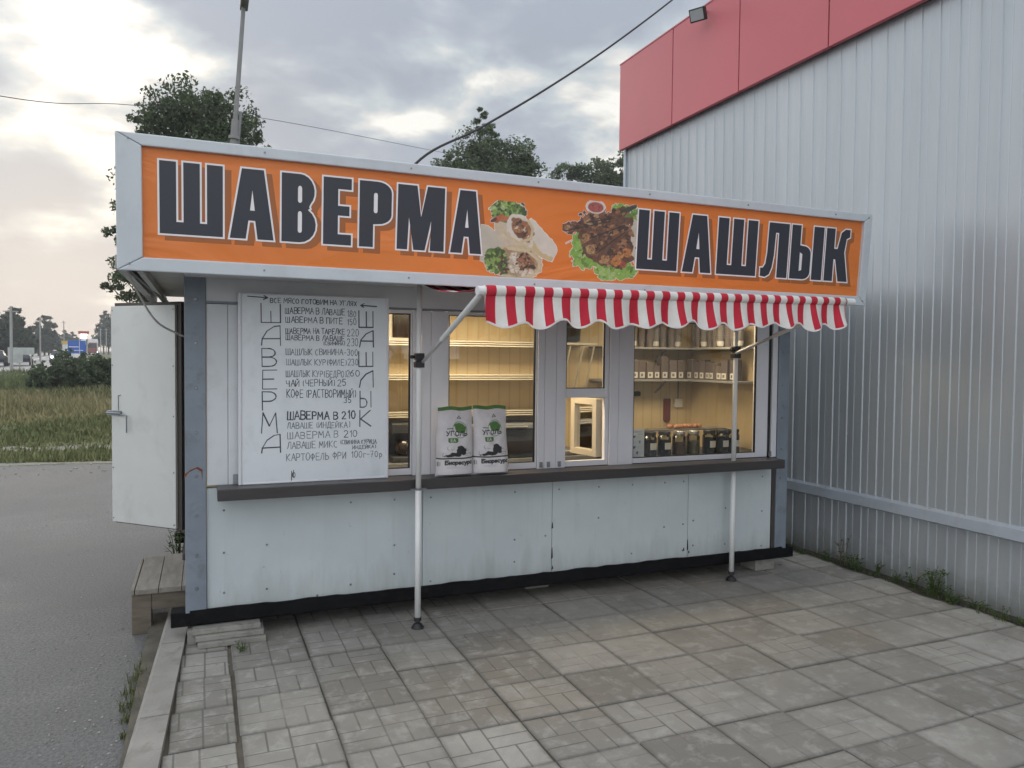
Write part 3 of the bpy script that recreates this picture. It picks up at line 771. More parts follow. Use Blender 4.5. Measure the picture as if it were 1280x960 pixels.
# dents and scratched spots where the sheets meet
b = MB()
for (x, z, h) in ((2.405, 0.55, 0.05), (2.405, 0.34, 0.09), (2.41, 0.23, 0.03), (3.627, 0.30, 0.10), (3.59, 0.265, 0.03), (3.64, 0.24, 0.025)):
    MB().add([(x - 0.006, Y0 - 0.0015, z - h / 2), (x + 0.008, Y0 - 0.0015, z - h / 2.6), (x + 0.004, Y0 - 0.0015, z + h / 2), (x - 0.004, Y0 - 0.0015, z + h / 3)], [(0, 1, 2, 3)]).build('scrape', M_gasket, kio)
# corner posts
MB().box(-0.125, -0.002, 5.03, 5.15, 0.19, 2.33).build('corner_post', M_post, kio, bevel=0.004)
b = MB()
for z in (0.34, 0.55, 0.8, 1.05, 1.32, 1.6, 1.88, 2.15):
    MB().tube([(-0.06, 5.031, z), (-0.06, 5.026, z)], [0.012, 0.009], 10).build('rivet', M_screw, kio)
    MB().tube([(4.56, 5.031, z), (4.56, 5.026, z)], [0.010, 0.008], 10).build('rivet', M_screw, kio)
b = MB().box(4.512, 4.63, 5.03, 5.15, 0.19, 2.33)
b.build('corner_post', M_post, kio, bevel=0.004)
MB().box(4.478, 4.508, 5.042, 5.1, 0.2, 0.96).build('edge_strip', M_brown, kio)
# rust run on the left post
M_rust = pmat('rust', (0.20, 0.06, 0.03), 0.9, 0.35, 20)
MB().add([(-0.128, 5.0285, 1.065), (-0.09, 5.0285, 1.092), (-0.05, 5.0285, 1.108), (-0.024, 5.0285, 1.09), (-0.024, 5.0285, 1.015), (-0.031, 5.0285, 1.078), (-0.06, 5.0285, 1.097), (-0.10, 5.0285, 1.078), (-0.128, 5.0285, 1.04)], [tuple(range(9))]).build('rust_run', M_rust, kio)
# white uprights between the windows
def upright(x0, x1, m=M_pvc2, z0=0.985, z1=2.125, y0=Y0 - 0.012):
    return MB().box(x0, x1, y0, Y0 + 0.05, z0, z1).build('upright', m, kio, bevel=0.003)
upright(0.002, 0.125); upright(0.127, 0.188)
upright(1.322, 1.45, M_pvc); upright(1.452, 1.577, M_pvc)
upright(2.270, 2.325, M_pvc); upright(2.327, 2.42, M_pvc); upright(2.422, 2.500, M_pvc)
upright(2.878, 2.955, M_pvc); upright(2.957, 3.085, M_pvc)
upright(4.455, 4.508, M_pvc)
MB().box(4.425, 4.453, Y0 + 0.005, Y0 + 0.05, 0.985, 2.125).build('upright_gap', M_gasket, kio)
# header over the windows and soffit under the sign
MB().box(0.0, 4.51, Y0 - 0.008, Y0 + 0.05, 2.128, 2.335).build('header', M_head, kio, bevel=0.002)
MB().box(0.0, 4.51, Y0 - 0.014, Y0 - 0.009, 2.128, 2.142).build('header_trim', M_post, kio)
MB().box(-0.12, 4.72, 4.775, 5.03, 2.285, 2.31).build('soffit', M_head, kio)
MB().box(-0.44, 4.76, 4.52, 7.35, 2.34, 2.46).build('roof', M_roofs, kio, bevel=0.005)
b = MB()
for k in range(12):
    y0 = 4.55 + k * 0.22; MB().box(-0.40, -0.12, y0, y0 + 0.215, 2.312, 2.33).build('overhang_lining', M_soff, kio, bevel=0.004)
M_rail = pmat('overhang_rail', (0.40, 0.39, 0.36), 0.5, 0.15, dirt=(0.15, 0.11, 0.09), dirt_amt=0.7)
MB().bar((-0.425, 4.52, 2.30), (-0.425, 7.35, 2.30), 0.05, 0.07).build('overhang_rail', M_rail, kio)
MB().bar((-0.33, 4.52, 2.275), (-0.33, 7.2, 2.275), 0.03, 0.05).build('overhang_rail', M_rail, kio)
MB().bar((-0.40, 4.7, 2.29), (-0.30, 6.9, 2.24), 0.02, 0.03).build('overhang_rail', M_brown, kio)
# side wall with the doorway, rear wall, right wall
b = MB().box(-0.10, -0.06, 5.15, 5.70, 0.25, 2.33).box(-0.10, -0.06, 6.50, 7.05, 0.25, 2.33).box(-0.10, -0.06, 5.70, 6.50, 2.215, 2.33).box(-0.10, -0.06, 5.70, 6.50, 0.25, 0.40)
b.build('side_wall', M_panel, kio)
b = MB().box(-0.135, -0.05, 5.655, 5.70, 0.36, 2.26).box(-0.135, -0.05, 6.50, 6.545, 0.36, 2.26).box(-0.135, -0.05, 5.70, 6.50, 2.212, 2.26).box(-0.16, -0.05, 5.70, 6.50, 0.36, 0.40)
b.build('door_frame', M_brown, kio)
MB().box(-0.06, 4.62, 7.0, 7.05, 0.25, 2.33).build('rear_wall', M_panel, kio)
MB().box(4.58, 4.625, 5.15, 7.0, 0.25, 2.33).build('side_wall', M_panel, kio)
# inside
IY = 6.30
MB().box(-0.04, 4.55, IY, IY + 0.03, 0.25, 2.28).build('inner_wall', M_inner, kio)
MB().box(4.545, 4.575, 5.11, IY, 0.25, 2.28).build('inner_wall', M_inner, kio)
MB().box(0.60, 0.63, 5.11, IY, 0.25, 2.28).build('inner_wall', M_inner, kio)
MB().box(-0.04, 4.575, 5.11, IY, 2.275, 2.283).build('inner_ceiling', M_pvc2, kio)
# windows (frame with pane)
def window(x0, x1, z0, z1, fl, fr, fb, ft, m=M_pvc):
    y0, y1 = Y0 + 0.002, Y0 + 0.045
    b = MB()
    if fl: b.box(x0, x0 + fl, y0, y1, z0, z1)
    if fr: b.box(x1 - fr, x1, y0, y1, z0, z1)
    b.box(x0 + fl, x1 - fr, y0 + 0.0007, y1, z0, z0 + fb)
    b.box(x0 + fl, x1 - fr, y0 + 0.0007, y1, z1 - ft, z1)
    w = b.build('window', m, kio, bevel=0.003)
    ix0, ix1, iz0, iz1 = x0 + fl, x1 - fr, z0 + fb, z1 - ft
    e_ = 0.006
    g = MB().box(ix0, ix0 + e_, y0 + 0.004, y0 + 0.02, iz0, iz1).box(ix1 - e_ * 1.6, ix1, y0 + 0.004, y0 + 0.02, iz0, iz1).box(ix0 + e_, ix1 - e_ * 1.6, y0 + 0.004, y0 + 0.02, iz0, iz0 + e_).box(ix0 + e_, ix1 - e_ * 1.6, y0 + 0.004, y0 + 0.02, iz1 - e_, iz1)
    g.build('gasket', M_gasket, w)
    MB().quad((ix0, y0 + 0.012, iz0), (ix1, y0 + 0.012, iz0), (ix1, y0 + 0.012, iz1), (ix0, y0 + 0.012, iz1)).build('pane', M_glass, w, fixn=False)
    return w
window(0.19, 1.32, 0.988, 2.125, 0.06, 0.012, 0.045, 0.02)
window(1.579, 2.268, 0.988, 2.125, 0.006, 0.012, 0.045, 0.02)
window(2.502, 2.876, 1.51, 2.125, 0.006, 0.035, 0.07, 0.02)
window(3.087, 4.423, 0.988, 2.125, 0.012, 0.125, 0.04, 0.02)
# serving hatch: fixed outer frame and a casement that opens inwards
b = MB().box(2.502, 2.508, Y0 + 0.002, Y0 + 0.045, 0.988, 1.508).box(2.845, 2.876, Y0 + 0.002, Y0 + 0.045, 0.988, 1.508).box(2.508, 2.845, Y0 + 0.003, Y0 + 0.045, 0.988, 1.03)
hatch = b.build('serving_hatch', M_pvc, kio, bevel=0.003)
b = MB(); L_, z0, z1, fw = 0.33, 0.0, 0.455, 0.05
b.box(0, fw, -0.03, 0.03, z0, z1).box(L_ - fw, L_, -0.03, 0.03, z0, z1).box(fw, L_ - fw, -0.0295, 0.0295, z0, z0 + fw).box(fw, L_ - fw, -0.0295, 0.0295, z1 - fw, z1)
_p = Vector((2.835, Y0 + 0.075, 1.04)) - WP[kio.name]
M_sash = pmat('cream_sash', (0.46, 0.41, 0.32), 0.4, 0.05)
sash = b.build('hatch_sash', M_sash, hatch, bevel=0.003, local=True, loc=_p, rot=(0, 0, RAD(180 - 80)))
MB().quad((fw, 0, z0 + fw), (L_ - fw, 0, z0 + fw), (L_ - fw, 0, z1 - fw), (fw, 0, z1 - fw)).build('pane', M_glass, sash, local=True, fixn=False)
# small latches at the foot of the frames
b = MB()
for x in (2.30, 2.36, 2.45, 4.44):
    MB().box(x - 0.012, x + 0.012, Y0 - 0.02, Y0 - 0.0125, 0.995, 1.035).build('latch', M_screw, kio)
MB().box(0.155, 0.19, Y0 - 0.02, Y0 - 0.0125, 0.99, 1.05).build('latch', M_screw, kio)
# sill
b = MB().box(0.06, 4.44, 4.85, Y0 - 0.0125, 0.914, 0.986)
b.build('sill', M_sill, kio, bevel=0.005)
# the white side door, swung open past the hinge
ang = math.atan2(0.5, -0.51)
dl = Vector((-0.205, 6.50, 0.415)) - WP[kio.name]
dL, dH = 0.715, 1.785
door = MB().box(0.012, dL - 0.004, 0.0, 0.022, 0.0, dH).build('door', M_door, kio, bevel=0.003, local=True, loc=dl, rot=(0, 0, ang))
MB().box(-0.03, dL - 0.02, -0.034, -0.001, -0.012, dH + 0.028).build('door_core', M_brown, door, local=True, bevel=0.002)
b = MB().box(dL - 0.12, dL + 0.035, 0.024, 0.034, 0.885, 0.925)
b.tube([(dL - 0.13, 0.042, 0.905), (dL + 0.03, 0.042, 0.905)], 0.009, 8)
b.build('bolt', M_screw, door, local=True)
MB().box(dL - 0.118, dL + 0.02, 0.0345, 0.037, 0.895, 0.915).build('bolt_slot', M_gasket, door, local=True)
MB().tube([(dL - 0.12, 0.04, 0.895), (dL - 0.19, 0.045, 0.89), (dL - 0.205, 0.05, 0.885), (dL - 0.205, 0.05, 0.75)], 0.006, 8).build('handle', M_screw, door, local=True)
MB().tube([(dL - 0.085, 0.026, 0.93), (dL - 0.085, 0.026, 1.05), (dL - 0.115, 0.026, 1.055)], 0.003, 6).build('wire_hook', M_screw, door, local=True)
b = MB()
for z in (0.03, 0.45, 0.9, 1.3, 1.75):
    for q in (0.03, dL - 0.02): MB().tube([(q, 0.022, z), (q, 0.026, z)], 0.006, 8).build('rivet', M_screw, door, local=True)
# ================================================================ SIGN
M_orange = None
t = NT('orange_banner'); v = t.coord('Object'); nz = t.noise(v, 1.2, 4); wr = t.noise(t.coord('Object', (0.6, 1, 1.6)), 2.2, 3, 0.5, 0.8)
t.l(t.ramp(nz, [(0.3, (0.70, 0.185, 0.030, 1)), (0.7, (0.78, 0.22, 0.04, 1))]), t.b.inputs['Base Color']); t.b.inputs['Roughness'].default_value = 0.42
t.bump(wr, 0.6, 0.05)
M_orange = t.m
M_frame = pmat('sign_frame', (0.56, 0.595, 0.63), 0.38, 0.07, 1.5, dirt=(0.42, 0.43, 0.43), dirt_amt=0.4)
M_lshadow = pmat('print_shadow', (0.36, 0.115, 0.03), 0.45, 0.08)
M_lwhite = pmat('print_white', (0.84, 0.80, 0.81), 0.45, 0.04)
M_lblack = pmat('print_black', (0.030, 0.033, 0.045), 0.42, 0.1)
M_lgap = pmat('print_gap', (0.40, 0.22, 0.15), 0.45, 0.05)
SZ = 2.235
sign = thing('shop_sign', (0, 4.41, SZ), 'long orange signboard with big black letters and food pictures on the kiosk', 'sign', rot=(RAD(4), 0, 0))
OX0, OX1, OZ0, OZ1 = -0.428, 4.775, 0.008, 0.712
IX0, IX1, IZ0, IZ1 = -0.306, 4.700, 0.080, 0.652
g_ = 0.0012
fr = MB()
fr.prism([(OX0, OZ0), (IX0, IZ0 + g_), (IX0, IZ1 - g_), (OX0, OZ1)], -0.028, 0.02)
fr.prism([(OX1, OZ0), (OX1, OZ1), (IX1, IZ1 - g_), (IX1, IZ0 + g_)], -0.028, 0.02)
fr.prism([(OX0 + g_, OZ0), (OX1 - g_, OZ0), (IX1 - g_, IZ0), (IX0 + g_, IZ0)], -0.028, 0.02)
fr.prism([(OX0 + g_, OZ1), (IX0 + g_, IZ1), (IX1 - g_, IZ1), (OX1 - g_, OZ1)], -0.028, 0.02)
fr.build('frame', M_frame, sign, bevel=0.006, local=True)
MB().box(OX0 + 0.01, OX1 - 0.01, 0.021, 0.13, OZ0 + 0.006, OZ1 - 0.006).build('box', M_frame, sign, local=True, bevel=0.004)
ban = MB().box(IX0 - 0.01, IX1 + 0.01, 0.0, 0.018, IZ0 - 0.01, IZ1 + 0.01).build('banner', M_orange, sign, local=True)
b = MB()
for x in [OX0 + 0.06] + [0.3 + i * 0.82 for i in range(6)] + [OX1 - 0.04]:
    for z in (0.044, 0.682): MB().tube([(x, -0.028, z), (x, -0.031, z)], 0.006, 8).build('rivet', M_screw, sign, local=True)
words = [('Ш', -0.228, .089), ('А', .119, .353), ('В', .390, .582), ('Е', .618, .782), ('Р', .823, 1.017), ('М', 1.046, 1.342), ('А', 1.378, 1.585)]
words2 = [('Ш', 2.697, 3.026), ('А', 3.066, 3.312), ('Ш', 3.354, 3.706), ('Л', 3.744, 3.996), ('Ы', 4.016, 4.330), ('К', 4.350, 4.590)]
o_ = 0.0095
M_prn = vmat('printed_colours', 0.45)
# ---- food pictures
G1, G2, G3 = (0.10, 0.17, 0.035), (0.24, 0.36, 0.08), (0.05, 0.09, 0.02)
CR, CR2 = (0.62, 0.52, 0.38), (0.70, 0.63, 0.53)
BR, BR2, BR3 = (0.16, 0.065, 0.03), (0.29, 0.13, 0.06), (0.06, 0.03, 0.02)
im = Img(176, 156, aspect=0.468 / 0.534); rp = random.Random(21)
def bits(im, cx, cy, rx, ry, n, smin, smax, cols, noise=.45, rot=(0, 3.1), thin=.55):
    """many small irregular flecks of food inside an ellipse"""
    for k in range(n):
        a = rp.uniform(0, 6.28); r = rp.uniform(0, 1) ** .5; s_ = rp.uniform(smin, smax)
        im.put(im.ell(cx + rx * r * math.cos(a), cy + ry * r * math.sin(a), s_, s_ * rp.uniform(thin * .6, thin * 1.2), rp.uniform(*rot), .35, 4), rp.choice(cols), noise, 3)
LET = [G1, G2, G2, G3, (0.33, 0.44, 0.12), (0.40, 0.50, 0.20), (0.14, 0.24, 0.05)]
MEAT = [BR, BR3, BR2, (0.36, 0.15, 0.07), (0.10, 0.045, 0.025)]
im.put(im.poly([(.62, .20), (.70, .25), (.97, .53), (1.0, .61), (.93, .76), (.80, .72), (.60, .60), (.45, .42)], .02), CR2, .10, 24)
im.put(im.poly([(.66, .50), (.80, .66), (.94, .70), (.93, .76), (.80, .73), (.66, .62)], .03), (0.60, 0.47, 0.24), .1, 10)
im.put(im.poly([(-.05, .33), (.08, .33), (.20, .42), (.5, .55), (.72, .68), (.78, .85), (.66, 1.0), (.3, 1.0), (.08, .85), (-.05, .78)], .02), (0.55, 0.50, 0.40), .10, 24)
im.put(im.ell(.40, .37, .27, .20, .7, .06), CR, .12, 12)
im.put(im.ell(.33, .14, .22, .13, .1, .15, 8), G1, .5, 4)
bits(im, .33, .13, .20, .12, 90, .02, .05, LET, .4)
bits(im, .52, .12, .05, .10, 16, .02, .035, [G3, G3, G1], .4)
im.put(im.ell(.22, .235, .075, .038, -.5, .25, 5), (0.46, 0.12, 0.05), .3, 4); im.put(im.ell(.16, .26, .05, .02, -.5, .25, 5), (0.10, 0.05, 0.03), .3, 4)
im.put(im.ell(.31, .225, .05, .028, -.3, .3, 5), (0.52, 0.16, 0.06), .3, 4)
im.put(im.ell(.50, .35, .20, .15, .6, .1, 7), CR2, .12, 9)
im.put(im.ell(.53, .36, .165, .105, .75, .2, 7), BR2, .5, 4)
bits(im, .53, .36, .125, .10, 46, .018, .045, MEAT + [(0.45, 0.24, 0.12), CR], .5)
im.put(im.stroke([(.60, .24), (.66, .34), (.64, .47), (.52, .52)], .035), (0.62, 0.50, 0.30), .15, 5)
im.put(im.stroke([(.22, .32), (.33, .45), (.52, .55), (.66, .62)], .03), (0.62, 0.50, 0.30), .15, 5)
im.put(im.ell(.46, .80, .35, .20, .06, .05), (0.60, 0.48, 0.30), .14, 9)
im.put(im.ell(.44, .80, .31, .165, .06, .08), (0.40, 0.28, 0.16), .3, 6)
im.put(im.ell(.20, .79, .14, .15, 0, .15, 6), G1, .5, 4)
bits(im, .20, .79, .13, .15, 60, .02, .05, LET + [G3, G3], .4)
bits(im, .30, .84, .06, .12, 22, .02, .04, [BR3, BR3, G3, BR], .4)
bits(im, .43, .80, .07, .13, 30, .02, .045, [CR, CR2, CR2, (0.5, 0.42, 0.3)], .2)
bits(im, .58, .78, .11, .13, 60, .018, .05, MEAT + [BR3, (0.42, 0.24, 0.13)], .5)
bits(im, .56, .92, .13, .05, 16, .02, .04, [CR, CR2], .2)
im.put(im.stroke([(.36, .62), (.60, .64), (.76, .76), (.76, .9), (.66, .985)], .035), (0.64, 0.52, 0.33), .15, 5)
wrap = im
im = Img(190, 166, aspect=0.514 / 0.581); rp = random.Random(8)
im.put(im.poly([(.95, .10), (1.03, .2), (1.0, .85), (.93, .74), (.83, .42), (.86, .22)], .02), (0.58, 0.52, 0.42), .12, 14)
GR = [(0.22, 0.40, 0.06), (0.30, 0.48, 0.10), (0.14, 0.26, 0.04), (0.38, 0.52, 0.18), (0.26, 0.44, 0.09)]
im.put(im.poly([(.13, .44), (.30, .40), (.6, .7), (1.0, .80), (.96, .94), (.78, .95), (.66, .93), (.55, 1.0), (.46, .96), (.46, .84), (.30, .82), (.18, .72)], .12), GR[0], .35, 6)
bits(im, .27, .70, .14, .14, 40, .025, .06, GR, .25); bits(im, .60, .88, .16, .09, 50, .025, .06, GR, .25); bits(im, .86, .87, .10, .07, 30, .02, .05, GR + [(0.1, 0.2, 0.03)], .3)
bits(im, .72, .07, .10, .05, 24, .02, .05, GR, .25); bits(im, .92, .12, .08, .06, 20, .02, .04, GR, .3)
im.put(im.poly([(.02, .32), (.0, .40), (.06, .44), (.18, .42), (.20, .50), (.25, .62), (.30, .69), (.42, .74), (.55, .80), (.70, .83), (.82, .80), (.92, .70), (.94, .52), (.86, .34), (.90, .16), (.80, .05), (.64, .08), (.58, .16), (.40, .14), (.26, .16), (.24, .24)], .08), (0.13, 0.06, 0.032), .6, 4)
for (xa, ya, xb, yb, n_) in ((.03, .37, .55, .24, 40), (.22, .20, .62, .14, 24), (.24, .48, .70, .32, 36), (.33, .64, .86, .25, 44), (.52, .76, .90, .40, 40), (.42, .66, .62, .78, 16), (.60, .14, .86, .08, 14)):
    for k in range(n_):
        s_ = rp.random()
        im.put(im.ell(xa + (xb - xa) * s_ + rp.uniform(-.025, .025), ya + (yb - ya) * s_ + rp.uniform(-.05, .05), rp.uniform(.018, .042), rp.uniform(.012, .026), rp.uniform(-.9, .3), .4, 4), rp.choice([BR, BR, BR3, BR2, (0.05, 0.028, 0.02), (0.34, 0.17, 0.08), (0.42, 0.25, 0.13), (0.22, 0.10, 0.05)]), .6, 3)
for (xa, ya, xb, yb) in ((.02, .41, .60, .24), (.28, .50, .74, .30), (.44, .66, .80, .36), (.3, .28, .62, .2)): im.put(im.stroke([(xa, ya), (xb, yb)], .012), (0.03, 0.02, 0.015))
for cx_, cy_, r_, col_ in ((.70, .74, .07, (0.50, 0.20, 0.05)), (.84, .62, .06, (0.50, 0.19, 0.06)), (.80, .78, .045, (0.42, 0.06, 0.05)), (.36, .62, .06, (0.46, 0.29, 0.13)), (.56, .72, .05, (0.40, 0.22, 0.09)), (.30, .46, .05, (0.36, 0.2, 0.08)), (.76, .66, .05, (0.5, 0.24, 0.08))):
    im.put(im.ell(cx_, cy_, r_, r_ * .8, .3, .25, 6), col_, .5, 4)
    bits(im, cx_, cy_, r_ * .7, r_ * .6, 7, .01, .022, [BR, BR2, col_], .4)
im.put(im.ell(.84, .06, .12, .03, -.4, .2, 5), (0.05, 0.05, 0.03), .4, 4); im.put(im.ell(.88, .13, .09, .022, -.35, .2, 5), (0.14, 0.24, 0.05), .4, 4)
im.put(im.stroke([(.05, .56), (.12, .52)], .012), (0.62, 0.40, 0.30))
im.put(im.ell(.405, .075, .125, .075, 0, 0), (0.72, 0.62, 0.58), .05, 12)
im.put(im.ell(.405, .08, .10, .057, 0, 0), (0.40, 0.10, 0.08), .5, 3)
kebab = im
print_mesh(wrap, 1.574, 2.108, 2.318 - SZ, 2.786 - SZ, -0.0010).build('printed_wraps', M_prn, ban, local=True, fixn=False)
print_mesh(kebab, 2.135, 2.716, 2.328 - SZ, 2.842 - SZ, -0.0010).build('printed_kebab', M_prn, ban, local=True, fixn=False)
# each letter: printed drop shadow, pale outline and black face on separate levels of one sheet
for lst, z0, z1 in ((words, 2.441 - SZ, 2.832 - SZ), (words2, 2.414 - SZ, 2.822 - SZ)):
    for ch, x0, x1 in lst:
        objs = []
        for n_, (outer, holes) in enumerate(letter_polys(ch, x0 + o_ - 0.007, x1 - o_ + 0.007, z0 + o_ - 0.003, z1 - o_ + 0.003)):
            w_ = offs(outer, o_); e_ = -0.00012 * n_
            objs += [flat_mesh('s', [([(a + 0.034, c_ - 0.026) for a, c_ in w_], [])], -0.0006 + e_, M_lshadow, None), flat_mesh('w', [(w_, [])], -0.0016 + e_, M_lwhite, None), flat_mesh('d', [(outer, holes)], -0.0022 + e_, M_lblack, None)]
        me = bpy.data.meshes.new('letter')
        V_, F_, MI = [], [], []
        for k, ob in enumerate(objs):
            o0 = len(V_); V_ += [tuple(v.co) for v in ob.data.vertices]; F_ += [tuple(i + o0 for i in f.vertices) for f in ob.data.polygons]; MI += [k % 3] * len(ob.data.polygons)
            md = ob.data; bpy.data.objects.remove(ob); bpy.data.meshes.remove(md)
        me.from_pydata(V_, [], F_)
        for m_ in (M_lshadow, M_lwhite, M_lblack): me.materials.append(m_)
        me.polygons.foreach_set('material_index', MI)
        lo_ = bpy.data.objects.new('letter', me); COL.objects.link(lo_); lo_.parent = ban

# ================================================================ MENU BOARD
M_board = pmat('whiteboard', (0.69, 0.72, 0.75), 0.3, 0.03, 1.5, dirt=(0.50, 0.52, 0.56), dirt_amt=0.45)
M_ink = pmat('marker_ink', (0.05, 0.052, 0.07), 0.5, 0.1)
M_ink2 = pmat('faded_marker_ink', (0.13, 0.14, 0.175), 0.5, 0.1)
BX0, BX1, BZ0, BZ1 = 0.199, 1.128, 0.986, 2.198
board = thing('menu_board', (0.66, 5.0, BZ0), 'white board covered in a handwritten menu, leaning on the dark sill left of the windows', 'menu board')
MB().box(BX0 + 0.004, BX1 - 0.004, 4.985, 5.012, BZ0 + 0.004, BZ1 - 0.004).build('panel', M_board, board, bevel=0.004)
fb = MB()
fb.box(BX0 - 0.014, BX0 + 0.006, 4.977, 5.016, BZ0, BZ1).box(BX1 - 0.006, BX1 + 0.012, 4.979, 5.016, BZ0, BZ1).box(BX0 + 0.0065, BX1 - 0.0065, 4.980, 5.016, BZ0, BZ0 + 0.012).box(BX0 + 0.0065, BX1 - 0.0065, 4.980, 5.016, BZ1 - 0.012, BZ1)
fb.build('frame', M_pvc, board, bevel=0.005)
rw = random.Random(4)
def bp(u, v): return (BX0 + (u - 75) / 645 * (BX1 - BX0), BZ1 - (v - 57) / 858 * (BZ1 - BZ0))
def write(txt, x0, x1, y0, y1, jit=0.045):
    out = []; h = (y1 - y0); skew = rw.uniform(-2, 2)
    for pl in layout(txt, jit, 1.0, rw):
        out.append([bp(x0 + (x1 - x0) * x, y1 - h * y + skew * x) for x, y in pl])
    return out
class Lines(list):
    """every line of handwriting becomes a part of its own"""
    def __init__(s, w, y, m): s.w, s.y, s.mt = w, y, m
    def __iadd__(s, pl): ribbon_strokes(pl, s.w, s.y).build('handwriting', s.mt, board, fixn=False); return s
big, dk, fd = Lines(0.0072, 4.9846, M_ink), Lines(0.0043, 4.9843, M_ink), Lines(0.0040, 4.9840, M_ink2)
for ch, y0, y1 in (('Ш', 102, 187), ('А', 200, 289), ('В', 302, 384), ('Е', 402, 485), ('Р', 498, 581), ('М', 594, 684), ('А', 692, 774)):
    if ch == 'А': big += [[bp(x, y) for x, y in ((162, y1), (165, y0 + 60), (185, y0 + 25), (215, y0 + 4), (240, y0), (242, y1))], [bp(164, y0 + 60), bp(241, y0 + 58)]]
    elif ch == 'Ш': big += [[bp(160, y0), bp(161, y1), bp(242, y1 - 1), bp(241, y0 + 2)], [bp(201, y0 + 34), bp(202, y1)]]
    else: big += write(ch, 162, 246, y0, y1, 0.02)
for ch, y0, y1 in (('Ш', 120, 198), ('А', 212, 290), ('Ш', 312, 382), ('Л', 402, 480), ('Ы', 497, 573), ('К', 588, 665)):
    if ch == 'А' or ch == 'Л':
        big += [[bp(x, y) for x, y in ((592, y1), (598, y0 + 45), (622, y0 + 16), (654, y0), (656, y1))]]
        if ch == 'А': big += [[bp(597, y0 + 50), bp(656, y0 + 50)]]
    elif ch == 'Ш': big += [[bp(588, y0), bp(589, y1), bp(654, y1 - 1), bp(653, y0 + 2)], [bp(622, y0 + 4), bp(623, y1)]]
    else: big += write(ch, 592, 664, y0, y1, 0.02)
dk += write('ВСЕ МЯСО ГОТОВИМ НА УГЛЯХ', 198, 582, 76, 97)
big += [[bp(105, 72), bp(185, 76)], [bp(172, 66), bp(188, 76), bp(170, 84)], [bp(670, 98), bp(598, 95)], [bp(612, 86), bp(596, 95), bp(610, 104)]]
for a in (('ШАВЕРМА В ЛАВАШЕ', 262, 527, 117, 144), ('ШАВЕРМА В ПИТЕ', 265, 517, 158, 184), ('ШАВЕРМА НА ТАРЕЛКЕ', 264, 527, 210, 234), ('ШАВЕРМА В ЛАВАШЕ', 265, 527, 240, 263), ('КОФЕ (РАСТВОРИМЫЙ)', 268, 578, 491, 526), ('35', 519, 560, 525, 551), ('ЧАЙ (ЧЕРНЫЙ)', 266, 482, 446, 474), ('25', 490, 536, 444, 473), ('60', 548, 598, 401, 428), ('210', 520, 588, 683, 713)): dk += write(*a)
for a in (('180', 535, 580, 122, 150), ('150', 535, 580, 160, 188), ('220', 535, 592, 208, 240), ('(СВИНИНА)', 428, 526, 268, 284), ('230', 535, 590, 250, 286), ('ШАШЛЫК СВИНИНА-', 266, 534, 304, 331), ('300', 535, 587, 303, 331), ('ШАШЛЫК КУР(ФИЛЕ)', 268, 535, 350, 377), ('230', 538, 590, 346, 376), ('ШАШЛЫК КУР(БЕДРО)2', 266, 550, 402, 431),
          ('ЛАВАШЕ (ИНДЕЙКА)', 270, 551, 640, 667), ('ШАВЕРМА В', 272, 502, 682, 714), ('ЛАВАШЕ МИКС', 270, 496, 729, 759), ('(СВИНИНА КУРИЦА', 505, 674, 727, 746), ('ИНДЕЙКА)', 560, 672, 755, 771), ('КАРТОФЕЛЬ ФРИ', 268, 535, 783, 815), ('100г-70р', 555, 702, 783, 812)): fd += write(*a)
big += write('ШАВЕРМА В 210', 271, 580, 590, 626)
dk += [[bp(289, 905), bp(290, 862)], [bp(298, 858), bp(297, 890)], [bp(x, y) for x, y in arc(299, 880, 6, 12, 0, 360, 8)]]

# ================================================================ AWNING
awn = thing('striped_awning', (2.65, 4.85, 0), 'red and white striped awning on two white posts before the kiosk windows', 'awning')
M_white = pmat('white_tube', (0.74, 0.74, 0.73), 0.32, 0.05)
A0, A1 = Vector((1.275, 3.56, 2.142)), Vector((4.045, 3.86, 2.210))
R0_, R1_ = Vector((1.275, 4.72, 2.306)), Vector((4.045, 4.72, 2.306))
PER = 0.1122; XS = 1.305 - 2.65
def stripemat(name):
    t = NT(name); s_ = t.n('ShaderNodeSeparateXYZ'); t.l(t.coord('Object'), s_.inputs[0])
    f = t.math('FRACT', t.math('DIVIDE', t.math('SUBTRACT', s_.outputs[0], XS - PER * 40), PER))
    k = t.math('LESS_THAN', f, 0.5); nz = t.noise(t.coord('Object'), 6, 4)
    red = t.ramp(nz, [(0.3, (0.44, 0.022, 0.04, 1)), (0.7, (0.54, 0.034, 0.058, 1))]); wh = t.ramp(nz, [(0.3, (0.60, 0.575, 0.53, 1)), (0.7, (0.74, 0.715, 0.68, 1))])
    t.l(t.mix(k, wh, red), t.b.inputs['Base Color']); t.b.inputs['Roughness'].default_value = 0.85; t.b.inputs['Specular IOR Level'].default_value = 0.2
    t.bump(t.noise(t.coord('Object', (1.5, 1, .6)), 9, 4, 0.6, 0.6), 0.35, 0.02)
    return t.m
M_stripe = stripemat('striped_canvas')
M_trim = pmat('canvas_binding', (0.72, 0.68, 0.66), 0.8, 0.06)
MB().tube([A0 + Vector((-0.012, 0, 0)), A1 + Vector((0.05, 0.005, 0.001))], 0.024, 14).build('front_bar', M_white, awn, smooth=False)
c0 = A0.lerp(A1, 0.009); c1 = A0.lerp(A1, 0.985)
MB().tube([c0.lerp(c1, i / 60) for i in range(61)], [0.0285 + 0.0012 * math.sin(i * 1.3) for i in range(61)], 16, cap=True).build('canvas_wrap', M_stripe, awn, smooth=True)
MB().tube([R0_, R1_], 0.029, 16).build('roller', M_stripe, awn, smooth=True)
MB().tube([R0_ + Vector((-0.03, 0, 0)), R0_], 0.032, 14).build('roller_cap', M_white, awn)
